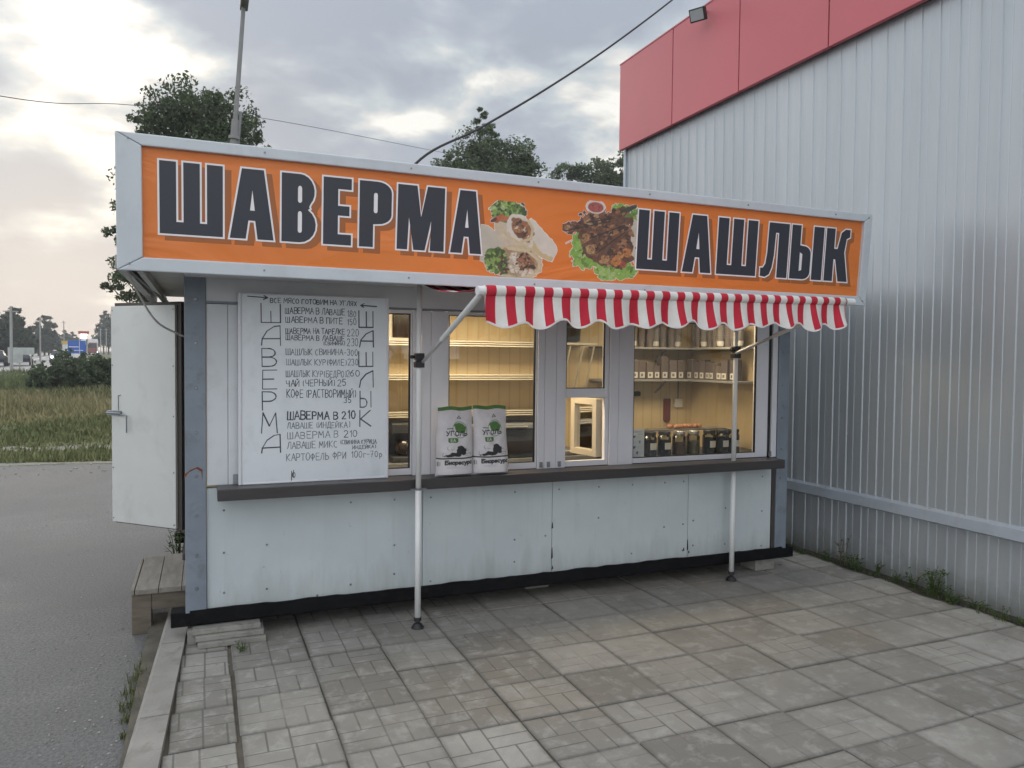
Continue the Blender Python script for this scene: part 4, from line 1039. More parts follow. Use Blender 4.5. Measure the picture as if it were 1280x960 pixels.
MB().tube([R1_, R1_ + Vector((0.03, 0, 0))], 0.032, 14).build('roller_cap', M_white, awn)
b = MB(); n = 60
for i in range(n + 1):
    s_ = i / n; p = c0.lerp(c1, s_) + Vector((0, 0.01, 0.027)); q = R0_.lerp(R1_, .009 + s_ * .976) + Vector((0, 0, -0.03))
    for k in range(7):
        f = k / 6; m_ = p.lerp(q, f); m_.z -= 0.042 * math.sin(math.pi * f) ** .8; b.v.append(tuple(m_))
for i in range(n):
    for k in range(6): b.f.append((i * 7 + k, (i + 1) * 7 + k, (i + 1) * 7 + k + 1, i * 7 + k + 1))
b.build('canvas', M_stripe, awn, smooth=True, fixn=False)
# valance: hangs from the bar, rippled, scalloped below
b = MB(); tr = MB(); n = 288; nk = 9
LV = (c1 - c0).length
for i in range(n + 1):
    s_ = i / n; p = c0.lerp(c1, s_); ph = s_ * 12
    fr_ = ph - math.floor(ph)
    ln = 0.126 + 0.036 * (0.5 - 0.5 * math.cos(2 * math.pi * fr_)) ** 1.15 + 0.007 * math.sin(s_ * 23) + 0.006 * math.sin(s_ * 57 + 2)
    rip = 0.018 * math.sin(ph * 2 * math.pi + 0.8) + 0.012 * math.sin(s_ * 61 + 1) + 0.008 * math.sin(s_ * 133)
    for k in range(nk):
        f = k / (nk - 1)
        b.v.append((p.x + 0.010 * f * math.cos(ph * 2 * math.pi + .4) , p.y - 0.012 + rip * f - 0.022 * f * f, p.z - 0.024 - ln * f))
    for k, dz in ((0, 0.0), (1, -0.011)):
        tr.v.append((p.x + 0.010 * math.cos(ph * 2 * math.pi + .4), p.y - 0.012 + rip - 0.022 - 0.002, p.z - 0.024 - ln + 0.005 + dz))
for i in range(n):
    for k in range(nk - 1): b.f.append((i * nk + k, i * nk + k + 1, (i + 1) * nk + k + 1, (i + 1) * nk + k))
    tr.f.append((2 * i, 2 * i + 1, 2 * i + 3, 2 * i + 2))
val = b.build('valance', M_stripe, awn, smooth=True, fixn=False)
tr.build('binding', M_trim, val, fixn=False)
for (px_, py_, zc, end, sgn) in ((1.298, 4.79, 1.786, A0 + Vector((0.02, 0.02, -0.01)), 1), (3.985, 4.94, 1.874, A1 + Vector((-0.0, 0.02, -0.012)), -1)):
    b = MB().tube([(px_, py_, 0.06), (px_, py_, 0.93)], 0.0205, 16).tube([(px_, py_, 0.93), (px_, py_, 2.282)], 0.0185, 16)
    post = b.build('post', M_white, awn, smooth=False)
    bm = bmesh.new(); bm.from_mesh(post.data)
    for f in bm.faces: f.smooth = len(f.verts) == 4
    bm.to_mesh(post.data); bm.free()
    MB().lathe([(0.024, 0.075), (0.025, 0.05), (0.013, 0.047), (0.013, 0.038), (0.022, 0.034), (0.042, 0.008), (0.043, 0.001)][::-1], px_, py_, 20).build('foot', M_blackp, post)
    b = MB().lathe([(0.0215, 0.925), (0.0235, 0.928), (0.0235, 0.937), (0.0215, 0.94)], px_, py_, 16)
    b.bar((px_ - 0.055, py_ - 0.005, 0.932), (px_ + 0.055, py_ - 0.005, 0.932), 0.008, 0.008)
    b.build('lock_ring', M_screw, post)
    b = MB().box(px_ - 0.03, px_ + 0.03, py_ - 0.03, py_ + 0.03, zc - 0.05, zc - 0.012).box(px_ - 0.027, px_ + 0.03, py_ - 0.027, py_ + 0.027, zc + 0.0, zc + 0.045)
    b.box(px_ - 0.02, px_ + 0.02, py_ - 0.022, py_ + 0.022, zc - 0.012, zc)
    b.tube([(px_ - 0.03, py_, zc + 0.02), (px_ - 0.055, py_ - 0.01, zc + 0.02)], [0.01, 0.014], 10)
    b.build('clamp', M_blackp, post, bevel=0.004)
    st_ = Vector((px_ + 0.02 * sgn, py_ - 0.03, zc - 0.01))
    MB().tube([st_, st_.lerp(end, 0.42)], 0.012, 12).build('arm', M_screw if False else M_alu, awn, smooth=False)
    MB().tube([st_.lerp(end, 0.38), end], 0.0165, 14).build('arm', M_white, awn)

# ================================================================ CHARCOAL BAGS on the sill
def bag_print(seed):
    im = Img(118, 204, (0.60, 0.57, 0.585), aspect=1.72); im.m[:] = 1; rp = random.Random(seed)
    im.put(np.ones_like(im.m) * 1.0, (0.60, 0.57, 0.585), .10, 20)
    dkc, gr = (0.03, 0.03, 0.035), (0.065, 0.16, 0.035)
    im.put((im.V < 0.050).astype(float), gr, .15, 10)
    for s_ in (.53, .60): im.put(im.stroke([(s_, .165), (s_ + .02, .15), (s_ + .035, .165)], .018), dkc)
    im.put(im.stroke([(.55, .15), (.585, .125), (.60, .15)], .016), dkc)
    im.put(im.stroke([(.59 + .20 * math.cos(a / 20 * 6.283), .325 + .115 * math.sin(a / 20 * 6.283)) for a in range(21)], .016), (0.10, 0.22, 0.06))
    im.put(im.ell(.60, .29, .16, .10, 0, .2, 6), gr, .3, 4); im.put(im.ell(.60, .335, .14, .07, 0, .25, 5), gr, .3, 4)
    im.put(im.stroke([(.605, .33), (.61, .395)], .02), gr)
    im.put(im.stroke([(.24, .315), (.40, .315)], .020), dkc)
    for pl in layout('УГОЛЬ', 0, 1): im.put(im.stroke([(.22 + .60 * x, .41 - .06 * y) for x, y in pl], .026), dkc)
    im.put(im.poly([(.27, .445), (.53, .445), (.53, .50), (.48, .515), (.30, .515), (.27, .50)]), gr)
    for pl in layout('ЕА', 0, 1): im.put(im.stroke([(.335 + .14 * x, .50 - .04 * y) for x, y in pl], .012), (0.6, 0.6, 0.57))
    for pts in (((.26, .57), (.24, .60), (.29, .615)), ((.34, .60), (.36, .62), (.42, .61)), ((.14, .66), (.12, .70), (.18, .71)), ((.72, .60), (.76, .63), (.84, .62)), ((.78, .67), (.90, .67), (.88, .71)), ((.72, .69), (.82, .70))):
        im.put(im.stroke(list(pts), .010), (0.16, 0.16, 0.17))
    for cx_, cy_, rx_, ry_ in ((.62, .62, .13, .10), (.60, .58, .08, .05), (.42, .68, .12, .05), (.30, .70, .14, .035), (.52, .69, .10, .05), (.70, .66, .07, .05)):
        im.put(im.ell(cx_, cy_, rx_, ry_, rp.uniform(-.2, .2), .25, 6), (0.018, 0.018, 0.02))
    im.put(((im.V > .727) & (im.V < .747)).astype(float), dkc)
    im.put((im.V >= .747).astype(float) * .55, (0.68, 0.65, 0.66))
    for pl in layout('Биоресурс', 0, 1): im.put(im.stroke([(.19 + .77 * x, .822 - .052 * y) for x, y in pl], .034), dkc)
    im.put(im.stroke([(.03, .79), (.03, .84)], .03), (0.2, 0.2, 0.2)); im.put(im.stroke([(.07, .79), (.07, .84)], .015), (0.2, 0.2, 0.2))
    for y_ in (.86, .875): im.put(im.stroke([(.24, y_), (.58, y_)], .005), (0.35, 0.35, 0.36))
    return im
M_bag = vmat('printed_bag', 0.55, mixg=0.0)
M_bagtop = pmat('bag_seam', (0.075, 0.15, 0.04), 0.6)
def charcoal_bag(x0, x1, z0, h, label, seed, lean):
    xc = (x0 + x1) / 2; hw = (x1 - x0) / 2; rp = random.Random(seed)
    bag = thing('charcoal_bag', (xc, 4.93, z0), label, 'bag', 'charcoal bags on the sill')
    im = bag_print(seed); b = MB(); cols = []
    H_, W_ = im.h, im.w
    wob = vnoise(H_, W_, 34, seed + 50) - .5; wob2 = vnoise(H_, W_, 11, seed + 70) - .5
    for r in range(H_):
        tt = 1 - r / (H_ - 1)
        th = 0.062 * min(1, (tt / .05 + .35)) * (1 if tt < .45 else 1 - ((tt - .45) / .55) ** 1.5 * .93)
        wd = hw * (1 - .09 * tt) * (1 + .02 * math.sin(tt * 9 + seed))
        for c_ in range(W_):
            s_ = c_ / (W_ - 1) * 2 - 1
            y = -th * max(0, 1 - abs(s_) ** 3.2) ** .6 + (wob[r, c_] * .016 + wob2[r, c_] * .005) * (1 - abs(s_) ** 4)
            b.v.append((s_ * wd + lean * tt, y, tt * h + 0.004 * math.sin(s_ * 5 + seed) * tt)); cols.append((*im.a[r, c_], 1))
    for r in range(H_ - 1):
        for c_ in range(W_ - 1): b.f.append((r * W_ + c_, (r + 1) * W_ + c_, (r + 1) * W_ + c_ + 1, r * W_ + c_ + 1))
    b.c = cols
    b.build('front_sheet', M_bag, bag, local=True, smooth=True, fixn=False)
    b = MB(); n1_, n2_ = 14, 14
    for r in range(n1_ + 1):
        tt = r / n1_; th = 0.05 * min(1, (tt / .05 + .35)) * (1 if tt < .45 else 1 - ((tt - .45) / .55) ** 1.5 * .95); wd = hw * (1 - .09 * tt) * (1 + .02 * math.sin(tt * 9 + seed))
        for c_ in range(n2_ + 1):
            s_ = c_ / n2_ * 2 - 1
            b.v.append((s_ * wd + lean * tt, th * max(0, 1 - abs(s_) ** 3.2) ** .6 + 0.0015, tt * h + 0.004 * math.sin(s_ * 5 + seed) * tt))
    for r in range(n1_):
        for c_ in range(n2_): b.f.append((r * (n2_ + 1) + c_, r * (n2_ + 1) + c_ + 1, (r + 1) * (n2_ + 1) + c_ + 1, (r + 1) * (n2_ + 1) + c_))
    b.build('back_sheet', pmat('bag_paper', (0.6, 0.57, 0.585), 0.6), bag, local=True, smooth=True, fixn=False)
    return bag
charcoal_bag(1.452, 1.726, 0.987, 0.478, 'printed white charcoal bag on the sill, the one nearer the left awning post', 3, 0.004)
charcoal_bag(1.726, 1.992, 0.987, 0.483, 'printed white charcoal bag on the sill, the one nearer the serving hatch', 12, -0.012)
# ================================================================ INSIDE THE KIOSK
M_shelf = pmat('cream_shelf', (0.48, 0.44, 0.35), 0.4, 0.05)
M_lip = pmat('shelf_lip', (0.22, 0.18, 0.11), 0.5, 0.1)
M_equip = pmat('dark_equipment', (0.035, 0.038, 0.042), 0.35, 0.3, 3)
M_steel = pmat('brushed_steel', (0.42, 0.42, 0.42), 0.3, 0.1, metal=0.8)
M_grey = pmat('grey_plastic', (0.16, 0.165, 0.17), 0.5, 0.15)
M_darkglass = pmat('dark_glass', (0.02, 0.014, 0.01), 0.12, 0.1)
rk = thing('display_rack', (1.7, 6.1, 0.95), 'cream display rack with three lipped shelves inside the left windows', 'rack')
for z in (1.325, 1.632, 1.915):
    sh = MB().box(0.70, 2.85, 5.98, 6.28, z, z + 0.018).build('shelf', M_shelf, rk, bevel=0.002)
    MB().box(0.70, 2.85, 5.966, 5.978, z - 0.014, z + 0.034).build('lip', M_lip, sh, bevel=0.002)
    for dz in (-0.014, 0.004, 0.022): MB().box(0.70, 2.85, 5.952, 5.9655, z + dz, z + dz + 0.010).build('lip_rail', M_shelf, sh, bevel=0.002)
MB().box(0.70, 0.73, 5.97, 6.28, 0.95, 2.1).box(2.82, 2.85, 5.97, 6.28, 0.95, 2.1).build('side_panel', M_shelf, rk)
mw = thing('microwave_oven', (1.42, 6.1, 1.934), 'cream microwave oven with a dark door on the top shelf of the display rack', 'microwave')
MB().box(1.14, 1.70, 6.0, 6.26, 1.935, 2.19).build('case', M_shelf, mw, bevel=0.008)
MB().box(1.40, 1.66, 5.985, 5.999, 1.965, 2.155).build('door', M_darkglass, mw, bevel=0.01)
cn = thing('work_counter', (2.6, 6.0, 0.25), 'dark work counter along the inner wall of the kiosk', 'counter')
MB().box(0.64, 4.53, 5.86, 6.29, 0.915, 0.95).build('worktop', M_grey, cn, bevel=0.003)
for i in range(6): MB().box(0.66 + i * 0.64, 1.28 + i * 0.64, 5.88, 6.28, 0.26, 0.913).build('cabinet', M_equip, cn, bevel=0.003)
fg = thing('grill_box', (2.35, 6.05, 0.951), 'dark grey grill box on the counter behind the second window', 'grill')
MB().box(1.98, 2.66, 5.88, 6.24, 0.952, 1.20).build('body', M_equip, fg, bevel=0.01); MB().box(2.02, 2.62, 5.868, 5.879, 1.0, 1.10).build('door', M_darkglass, fg); MB().box(1.96, 2.68, 5.87, 6.25, 1.201, 1.245).build('lid', M_grey, fg, bevel=0.008); MB().tube([(2.1, 5.85, 1.22), (2.54, 5.85, 1.22)], 0.012, 8).build('handle', M_steel, fg)
kt = thing('coffee_machine', (1.50, 6.02, 0.951), 'dark coffee machine on the counter behind the far left window', 'coffee machine')
MB().box(1.38, 1.60, 5.9, 6.2, 0.952, 1.0).box(1.38, 1.60, 6.08, 6.2, 1.0, 1.26).box(1.38, 1.60, 5.92, 6.08, 1.18, 1.27).build('body', M_equip, kt, bevel=0.01)
MB().lathe([(0.05, 1.002), (0.065, 1.02), (0.07, 1.07), (0.05, 1.12), (0.035, 1.13)], 1.49, 5.99, 16).build('jug', M_darkglass, kt, smooth=True)
# hood shelf behind the hatch with a pot on it
hs = thing('wire_shelf', (2.98, 6.15, 1.93), 'pale shelf hung on thin legs behind the serving hatch', 'shelf')
MB().box(2.87, 3.28, 5.98, 6.29, 1.93, 1.95).build('board', M_shelf, hs, bevel=0.002)
for x in (2.89, 3.02, 3.15, 3.26): MB().bar((x, 6.0, 1.93), (x + (0.03 if x > 3 else -0.0), 6.27, 1.42), 0.012, 0.012).build('strut', M_shelf, hs)
pt = thing('cooking_pot', (3.03, 6.12, 1.951), 'black cooking pot on the pale shelf behind the hatch', 'pot')
MB().lathe([(0.10, 1.952), (0.13, 1.97), (0.135, 2.08), (0.142, 2.085), (0.135, 2.10), (0.05, 2.125), (0.02, 2.13)], 3.03, 6.12, 24).build('body', M_equip, pt, smooth=True)
MB().tube([(3.0, 6.12, 2.13), (3.0, 6.12, 2.155), (3.06, 6.12, 2.155), (3.06, 6.12, 2.13)], 0.007, 8).build('handle', M_blackp, pt)
hp = thing('frying_pan', (3.0, 6.05, 0.951), 'steel frying pan on the counter seen through the open hatch', 'pan')
MB().lathe([(0.10, 0.952), (0.12, 0.957), (0.14, 1.0), (0.135, 1.0), (0.115, 0.963), (0.05, 0.958)], 2.98, 6.02, 24).build('body', M_steel, hp, smooth=True)
MB().tube([(3.11, 6.0, 0.995), (3.3, 5.95, 1.02)], 0.01, 8).build('handle', M_blackp, hp)
# shelves at the right, round the corner, with stacks of cups
M_gshelf = pmat('grey_shelf', (0.25, 0.25, 0.245), 0.5, 0.1)
for z, lab in ((1.905, 'upper grey corner shelf full of cup stacks inside the right window'), (1.60, 'lower grey corner shelf lined with labelled cup boxes inside the right window')):
    ws = thing('wall_shelf', (4.0, 6.2, z), lab, 'shelf', 'corner shelves at the right')
    MB().box(3.36, 4.54, 6.03, 6.29, z, z + 0.02).build('board', M_gshelf, ws, bevel=0.002)
    MB().box(4.30, 4.54, 5.30, 6.028, z, z + 0.02).build('board', M_gshelf, ws, bevel=0.002)
    for x in (3.6, 4.1): MB().bar((x, 6.285, z - 0.12), (x, 6.10, z - 0.004), 0.02, 0.012).build('bracket', M_gshelf, ws)
M_cup = pmat('paper_cup', (0.15, 0.125, 0.115), 0.6, 0.1)
M_cup2 = pmat('pale_cup', (0.20, 0.185, 0.175), 0.6, 0.1)
M_lab = pmat('paper_label', (0.62, 0.60, 0.57), 0.6, 0.06)
def cup_stack(x, y, z, r, n, m, label):
    o = thing('cup_stack', (x, y, z), label, 'cups', 'stacks of cups on the right shelves')
    b = MB(); pr = [(r * .72, 0.0), (r * .9, 0.07)]; zz_ = 0.07
    for k in range(n):
        pr += [(r, zz_), (r * 1.02, zz_ + 0.006), (r * .93, zz_ + 0.008)]; zz_ += 0.021
    b.lathe(pr, 0, 0, 16); b.build('cups', m, o, local=True, smooth=False)
    MB().lathe([(r * .80, 0.012), (r * .935, 0.055)], 0, 0, 16).build('label', M_lab, o, local=True) if m is M_cup2 else None
    return o
kinds = {}
rc = random.Random(9)
def rowpts(zt):
    pts = []
    x = 3.75
    while x < 4.28: pts.append((x, 6.14 + rc.uniform(-.02, .02))); x += rc.uniform(0.078, 0.090)
    y = 6.10
    while y > 5.42: pts.append((4.42 + rc.uniform(-.02, .02), y)); y -= rc.uniform(0.078, 0.092)
    return pts
up = rowpts(0)
for i, (x, y) in enumerate(up):
    n = rc.choice([6, 8, 9, 10, 11, 11]); m = M_cup if i % 3 else M_cup2
    cup_stack(x, y, 1.926, rc.uniform(.036, .044), n, m, f'stack of {"brown" if m is M_cup else "pale"} paper cups on the upper corner shelf')
M_box = pmat('taupe_carton', (0.13, 0.105, 0.095), 0.65, 0.12)
def cup_box(x, y, z, w, h, rz, label):
    o = thing('cup_carton', (x, y, z), label, 'carton', 'labelled cartons on the lower right shelf', rot=(0, 0, rz))
    MB().box(-w / 2, w / 2, -0.04, 0.04, 0, h).build('carton', M_box, o, local=True, bevel=0.004)
    MB().box(-w * .33, w * .33, -0.0425, -0.0408, 0.012, 0.066).build('label', M_lab, o, local=True)
    MB().box(-w * .2, w * .12, -0.0432, -0.0428, 0.025, 0.052).build('print', M_grey, o, local=True)
for x, y in rowpts(1):
    side = x > 4.33
    h = rc.choice([.13, .16, .17, .18, .19, .19, .22, .25])
    cup_box(x, y, 1.621, rc.uniform(.072, .088), h, RAD(-90 if side else 0) + rc.uniform(-.1, .1), 'taupe carton with a white label on the lower corner shelf')
# counter inside the right window with jars
wc = thing('window_counter', (3.75, 5.35, 0.25), 'dark counter inside the right window carrying glass jars', 'counter')
MB().box(3.0, 4.53, 5.125, 5.52, 0.985, 1.012).build('worktop', M_equip, wc, bevel=0.003)
MB().box(3.02, 4.5, 5.13, 5.5, 0.26, 0.984).build('cabinet', M_equip, wc)
M_jar = glassmat('jar_glass', (0.72, 0.74, 0.72), 1.4)
M_lid = pmat('dark_lid', (0.03, 0.03, 0.032), 0.35)
M_slid = pmat('silver_lid', (0.55, 0.55, 0.54), 0.25, 0.1, metal=0.7)
fill = [('coffee', (0.025, 0.02, 0.018), M_lid, 1, .125), ('tea', (0.035, 0.032, 0.03), M_lid, 1, .125), ('spice', (0.30, 0.17, 0.11), M_slid, 0, .10), ('grain', (0.34, 0.29, 0.14), M_slid, 0, .11), ('coffee', (0.022, 0.02, 0.02), M_lid, 1, .13), ('tea', (0.03, 0.026, 0.022), M_lid, 1, .13), ('sugar', (0.06, 0.055, 0.05), M_lid, 1, .12)]
desc = ['dark jar with a low white label beside the poster', 'dark jar with a large white label, second from the poster', 'silver topped jar with brown spice in it', 'silver topped jar of yellowish grain', 'tall dark jar with a white label left of the right awning post', 'dark labelled jar half hidden by the right awning post', 'dark labelled jar at the right end of the jar row']
xx = [3.375, 3.515, 3.66, 3.80, 3.965, 4.10, 4.215]
for (nm, col, lid, lb, fh), d_, x in zip(fill, desc, xx):
    y = 5.24; z = 1.0125
    j = thing('jar', (x, y, z), d_, 'jar', 'jars on the window counter')
    MB().lathe([(0.052, 0.0), (0.056, 0.006), (0.056, 0.15), (0.046, 0.168), (0.046, 0.172)], 0, 0, 20).build('glass', M_jar, j, local=True, smooth=False)
    MB().lathe([(0.050, 0.004), (0.052, 0.01), (0.052, fh), (0.03, fh + 0.004)], 0, 0, 18).build('contents', pmat(nm + '_grains', col, 0.9, 0.5, 90, bump=0.6, bscale=180), j, local=True)
    MB().lathe([(0.05, 0.1725), (0.051, 0.176), (0.051, 0.196), (0.047, 0.2)], 0, 0, 20).build('lid', lid, j, local=True)
    if lb:
        b = MB()
        for k in range(9):
            a0 = RAD(-90 - 34 + 68 * k / 8 + 6)
            b.v += [(0.0572 * math.cos(a0), 0.0572 * math.sin(a0), 0.055), (0.0572 * math.cos(a0), 0.0572 * math.sin(a0), 0.11)]
        b.f = [(2 * k, 2 * k + 2, 2 * k + 3, 2 * k + 1) for k in range(8)]
        b.build('label', M_lab, j, local=True, fixn=False)
# tray of food behind the jars
M_food = pmat('orange_food', (0.33, 0.15, 0.07), 0.6, 0.4, 30)
tr_ = thing('food_tray', (3.75, 5.44, 1.013), 'steel tray of orange food behind the jars', 'tray')
MB().box(3.45, 4.25, 5.36, 5.51, 1.20, 1.212).build('tray', M_steel, tr_, bevel=0.003)
MB().box(3.46, 3.48, 5.38, 5.5, 1.013, 1.199).box(4.22, 4.24, 5.38, 5.5, 1.013, 1.199).build('leg', M_steel, tr_)
b = MB()
for k in range(9): b.lathe([(0.012, 1.213), (0.03, 1.22), (0.025, 1.24), (0.008, 1.25)], 3.72 + k * 0.032 + rc.uniform(-.01, .01), 5.43 + rc.uniform(-.03, .03), 10)
b.build('food', M_food, tr_, smooth=True)
# things on the inner walls
hm = thing('oven_mitt', (4.23, IY - 0.02, 1.42), 'dark red mitt hanging on a hook behind the jars', 'mitt')
MB().prism([(4.20, 1.20), (4.225, 1.18), (4.255, 1.185), (4.27, 1.21), (4.272, 1.42), (4.20, 1.42)], IY - 0.04, IY - 0.006).build('mitt', pmat('red_cloth', (0.12, 0.035, 0.03), 0.9, 0.3), hm, bevel=0.01)
MB().tube([(4.236, IY - 0.02, 1.42), (4.236, IY - 0.012, 1.47)], 0.004, 6).tube([(4.236, IY, 1.47), (4.236, IY - 0.03, 1.465), (4.236, IY - 0.03, 1.485)], 0.005, 6).build('hook', M_steel, hm)
sk = thing('wall_socket', (4.36, IY - 0.01, 1.36), 'white wall socket with a lead, right of the hanging mitt', 'socket')
MB().box(4.33, 4.42, IY - 0.03, IY - 0.001, 1.33, 1.42).build('box', M_lab, sk, bevel=0.008)
MB().tube([(4.375, IY - 0.006, 1.42), (4.378, IY - 0.006, 1.60)], 0.006, 6).build('lead', M_grey, sk)
sk2 = thing('plug', (3.88, IY - 0.02, 1.46), 'black plug with a trailing cord on the inner wall above the poster', 'plug')
MB().box(3.85, 3.92, IY - 0.045, IY - 0.001, 1.45, 1.495).build('body', M_blackp, sk2, bevel=0.01)
MB().tube([(3.86, IY - 0.03, 1.46), (3.79, IY - 0.02, 1.39), (3.70, IY - 0.02, 1.32)], 0.004, 6).build('cord', M_blackp, sk2)
# poster in the right window
im = Img(60, 112, (0.72, 0.75, 0.78), aspect=1.95); im.m[:] = 1
for y_ in (.08, .11): im.put(im.stroke([(.12, y_), (.85, y_)], .02), (0.25, 0.27, 0.29))
im.put(im.stroke([(.5, .18), (.85, .18)], .035), (0.08, 0.25, 0.15))
for (x_, y_, c_) in ((.2, .27, (0.10, 0.11, 0.13)), (.62, .45, (0.28, 0.30, 0.32)), (.22, .64, (0.12, 0.13, 0.15)), (.45, .85, (0.40, 0.07, 0.10))): im.put(im.ell(x_, y_, .09, .11, .3, .4, 4), c_, .3, 3)
for (a, b_, y_) in ((.35, .8, .27), (.35, .7, .31), (.1, .45, .44), (.1, .45, .49), (.4, .85, .62), (.4, .8, .67), (.6, .9, .83), (.6, .85, .88)): im.put(im.stroke([(a, y_), (b_, y_)], .012), (0.40, 0.42, 0.44))
po = thing('window_poster', (3.16, 5.11, 1.03), 'pale information sheet with small pictures in the corner of the right window', 'poster')
print_mesh(im, 3.108, 3.222, 1.032, 1.252, 5.085).build('print', vmat('poster_print', 0.5), po, fixn=False)
MB().box(3.107, 3.223, 5.0856, 5.0870, 1.031, 1.253).build('sheet', M_lab, po)
# lamps under the ceiling
M_tube = emat('lamp_tube', (1.0, 0.80, 0.50), 9.0)
def tube_lamp(x0, x1, y, power, lab):
    o = thing('tube_lamp', ((x0 + x1) / 2, y, 2.27), lab, 'lamp', 'lamps under the kiosk ceiling')
    MB().box(x0, x1, y - 0.04, y + 0.04, 2.245, 2.272).build('holder', M_pvc, o, bevel=0.004)
    MB().tube([(x0 + 0.03, y, 2.232), (x1 - 0.03, y, 2.232)], 0.012, 10).build('tube', M_tube, o)
    l = bpy.data.lights.new('tube_light', 'AREA'); l.shape = 'RECTANGLE'; l.size = x1 - x0; l.size_y = 0.40; l.energy = power; l.color = (1.0, 0.81, 0.55)
    lo = bpy.data.objects.new('tube_light', l); COL.objects.link(lo); lo.parent = o; lo.location = (0, -0.05, -0.06)
LAMP_L, LAMP_R = 20.0, 6.5
tube_lamp(1.15, 2.55, 5.42, LAMP_L, 'warm tube lamp on the ceiling above the left windows')
tube_lamp(3.35, 4.25, 5.40, LAMP_R, 'warm tube lamp on the ceiling above the right window')

# ================================================================ SMALL THINGS OUTSIDE
M_wood = None
t = NT('weathered_wood'); v = t.coord('Object', (6, 1, 6)); nz = t.noise(v, 4, 6, 0.65, 0.3); n2_ = t.noise(t.coord('Object'), 3, 5)
c = t.ramp(nz, [(0.3, (0.17, 0.15, 0.125, 1)), (0.7, (0.31, 0.285, 0.25, 1))]); c = t.mix(t.math('MULTIPLY', n2_, 0.4), c, (0.13, 0.11, 0.09, 1))
t.l(c, t.b.inputs['Base Color']); t.b.inputs['Roughness'].default_value = 0.85; t.bump(nz, 0.4, 0.004); M_wood = t.m
t = NT('brown_wood'); v = t.coord('Object', (1, 1, 6)); nz = t.noise(v, 5, 6, 0.65)
t.l(t.ramp(nz, [(0.3, (0.10, 0.082, 0.062, 1)), (0.7, (0.19, 0.155, 0.12, 1))]), t.b.inputs['Base Color']); t.b.inputs['Roughness'].default_value = 0.85; t.bump(nz, 0.4, 0.004); M_wood2 = t.m
stp = thing('wooden_step', (-0.27, 5.9, -0.055), 'weathered wooden step of grey planks below the open side door', 'step')
for x0, x1, y1 in ((-0.465, -0.445, 6.30), (-0.44, -0.302, 6.32), (-0.298, -0.160, 6.36), (-0.156, -0.03, 6.62)):
    MB().box(x0, x1, 5.45, y1, 0.215, 0.25).build('plank', M_wood, stp, bevel=0.003)
MB().box(-0.462, -0.345, 5.47, 5.60, -0.055, 0.214).build('leg', M_wood2, stp, bevel=0.003)
MB().box(-0.462, -0.36, 6.2, 6.3, -0.055, 0.214).build('leg', M_wood2, stp, bevel=0.003)
MB().box(-0.344, -0.03, 5.475, 5.51, 0.10, 0.214).build('apron', M_wood2, stp, bevel=0.003)
MB().box(-0.455, -0.425, 5.601, 6.2, 0.10, 0.214).build('apron', M_wood2, stp, bevel=0.003)
# stack of slabs under the corner of the kiosk
M_slabs = pmat('stacked_concrete', (0.255, 0.245, 0.22), 0.9, 0.2, 7, bump=0.6, bscale=60, dirt=(0.12, 0.11, 0.09), dirt_amt=0.7)
labs = ['lowest grey slab of the stack under the left front corner of the kiosk', 'middle grey slab of the stack under the kiosk corner', 'topmost grey slab of the stack, right under the black beam']
for k in range(3):
    z0 = 0.002 + k * 0.034
    o = MB()
    dx = (0.0, -0.012, -0.03)[k]
    o.box(-0.055 + dx, 0.345 + dx, 4.90 + k * 0.03, 5.31 + k * 0.02, 0, 0.032)
    ob = o.build('paving_slab', M_slabs, bevel=0.004, loc=(0, 0, z0)); tag(ob, labs[k], 'slab', 'slabs propping up the kiosk')
ob = MB().box(-0.115, -0.062, 4.99, 5.2, 0, 0.085).build('support_block', M_slabs, bevel=0.004, loc=(0, 0, 0.002)); tag(ob, 'small concrete block beside the slab stack at the kiosk corner', 'block')
for x, y in ((4.45, 5.08), (2.4, 5.3)):
    ob = MB().box(x - 0.1, x + 0.1, y, y + 0.2, 0.002, 0.103).build('support_block', M_slabs, bevel=0.004); tag(ob, 'concrete block under the right end of the kiosk beam' if x > 4 else 'concrete block in the dark gap under the middle of the kiosk', 'block')
# cables
def cable(name, pts, r, mat, label, sag=0.0, n=40):
    P = [Vector(p) for p in pts]; out = []
    if len(P) == 2:
        for i in range(n + 1):
            s_ = i / n; q = P[0].lerp(P[1], s_); q.z -= sag * 4 * s_ * (1 - s_); out.append(q)
    else:
        for i in range(len(P) - 1):
            p0, p1, p2, p3 = P[max(i - 1, 0)], P[i], P[i + 1], P[min(i + 2, len(P) - 1)]
            for k in range(10):
                s_ = k / 10; out.append(0.5 * ((2 * p1) + (p2 - p0) * s_ + (2 * p0 - 5 * p1 + 4 * p2 - p3) * s_ ** 2 + (3 * p1 - p0 - 3 * p2 + p3) * s_ ** 3))
        out.append(P[-1])
    ob = MB().tube(out, r, 6).build(name, mat, smooth=True); tag(ob, label, 'cable'); return ob
M_cable = pmat('cable_black', (0.02, 0.02, 0.022), 0.6)
M_cablew = pmat('cable_white', (0.42, 0.40, 0.38), 0.5)
cable('power_cable', [(0.95, 4.95, 2.46), (1.367, 5.2, 3.163), (1.999, 5.6, 3.611), (2.729, 6.0, 4.138), (3.637, 6.5, 4.838), (4.699, 7.0, 5.715), (5.40, 7.35, 6.35)], 0.0095, M_cable, 'thick black cable rising from the kiosk roof to the upper right')
cable('thin_wire', [(-40, -2, 8.0), (-8.0, 12.5, 6.0), (-3.396, 16, 6.404), (-1.69, 20, 7.709), (1.641, 24, 8.985), (8.622, 30, 10.332), (17.362, 36, 11.494), (28, 44, 13)], 0.008, M_cable, 'thin wire crossing the sky in front of the tall left tree')
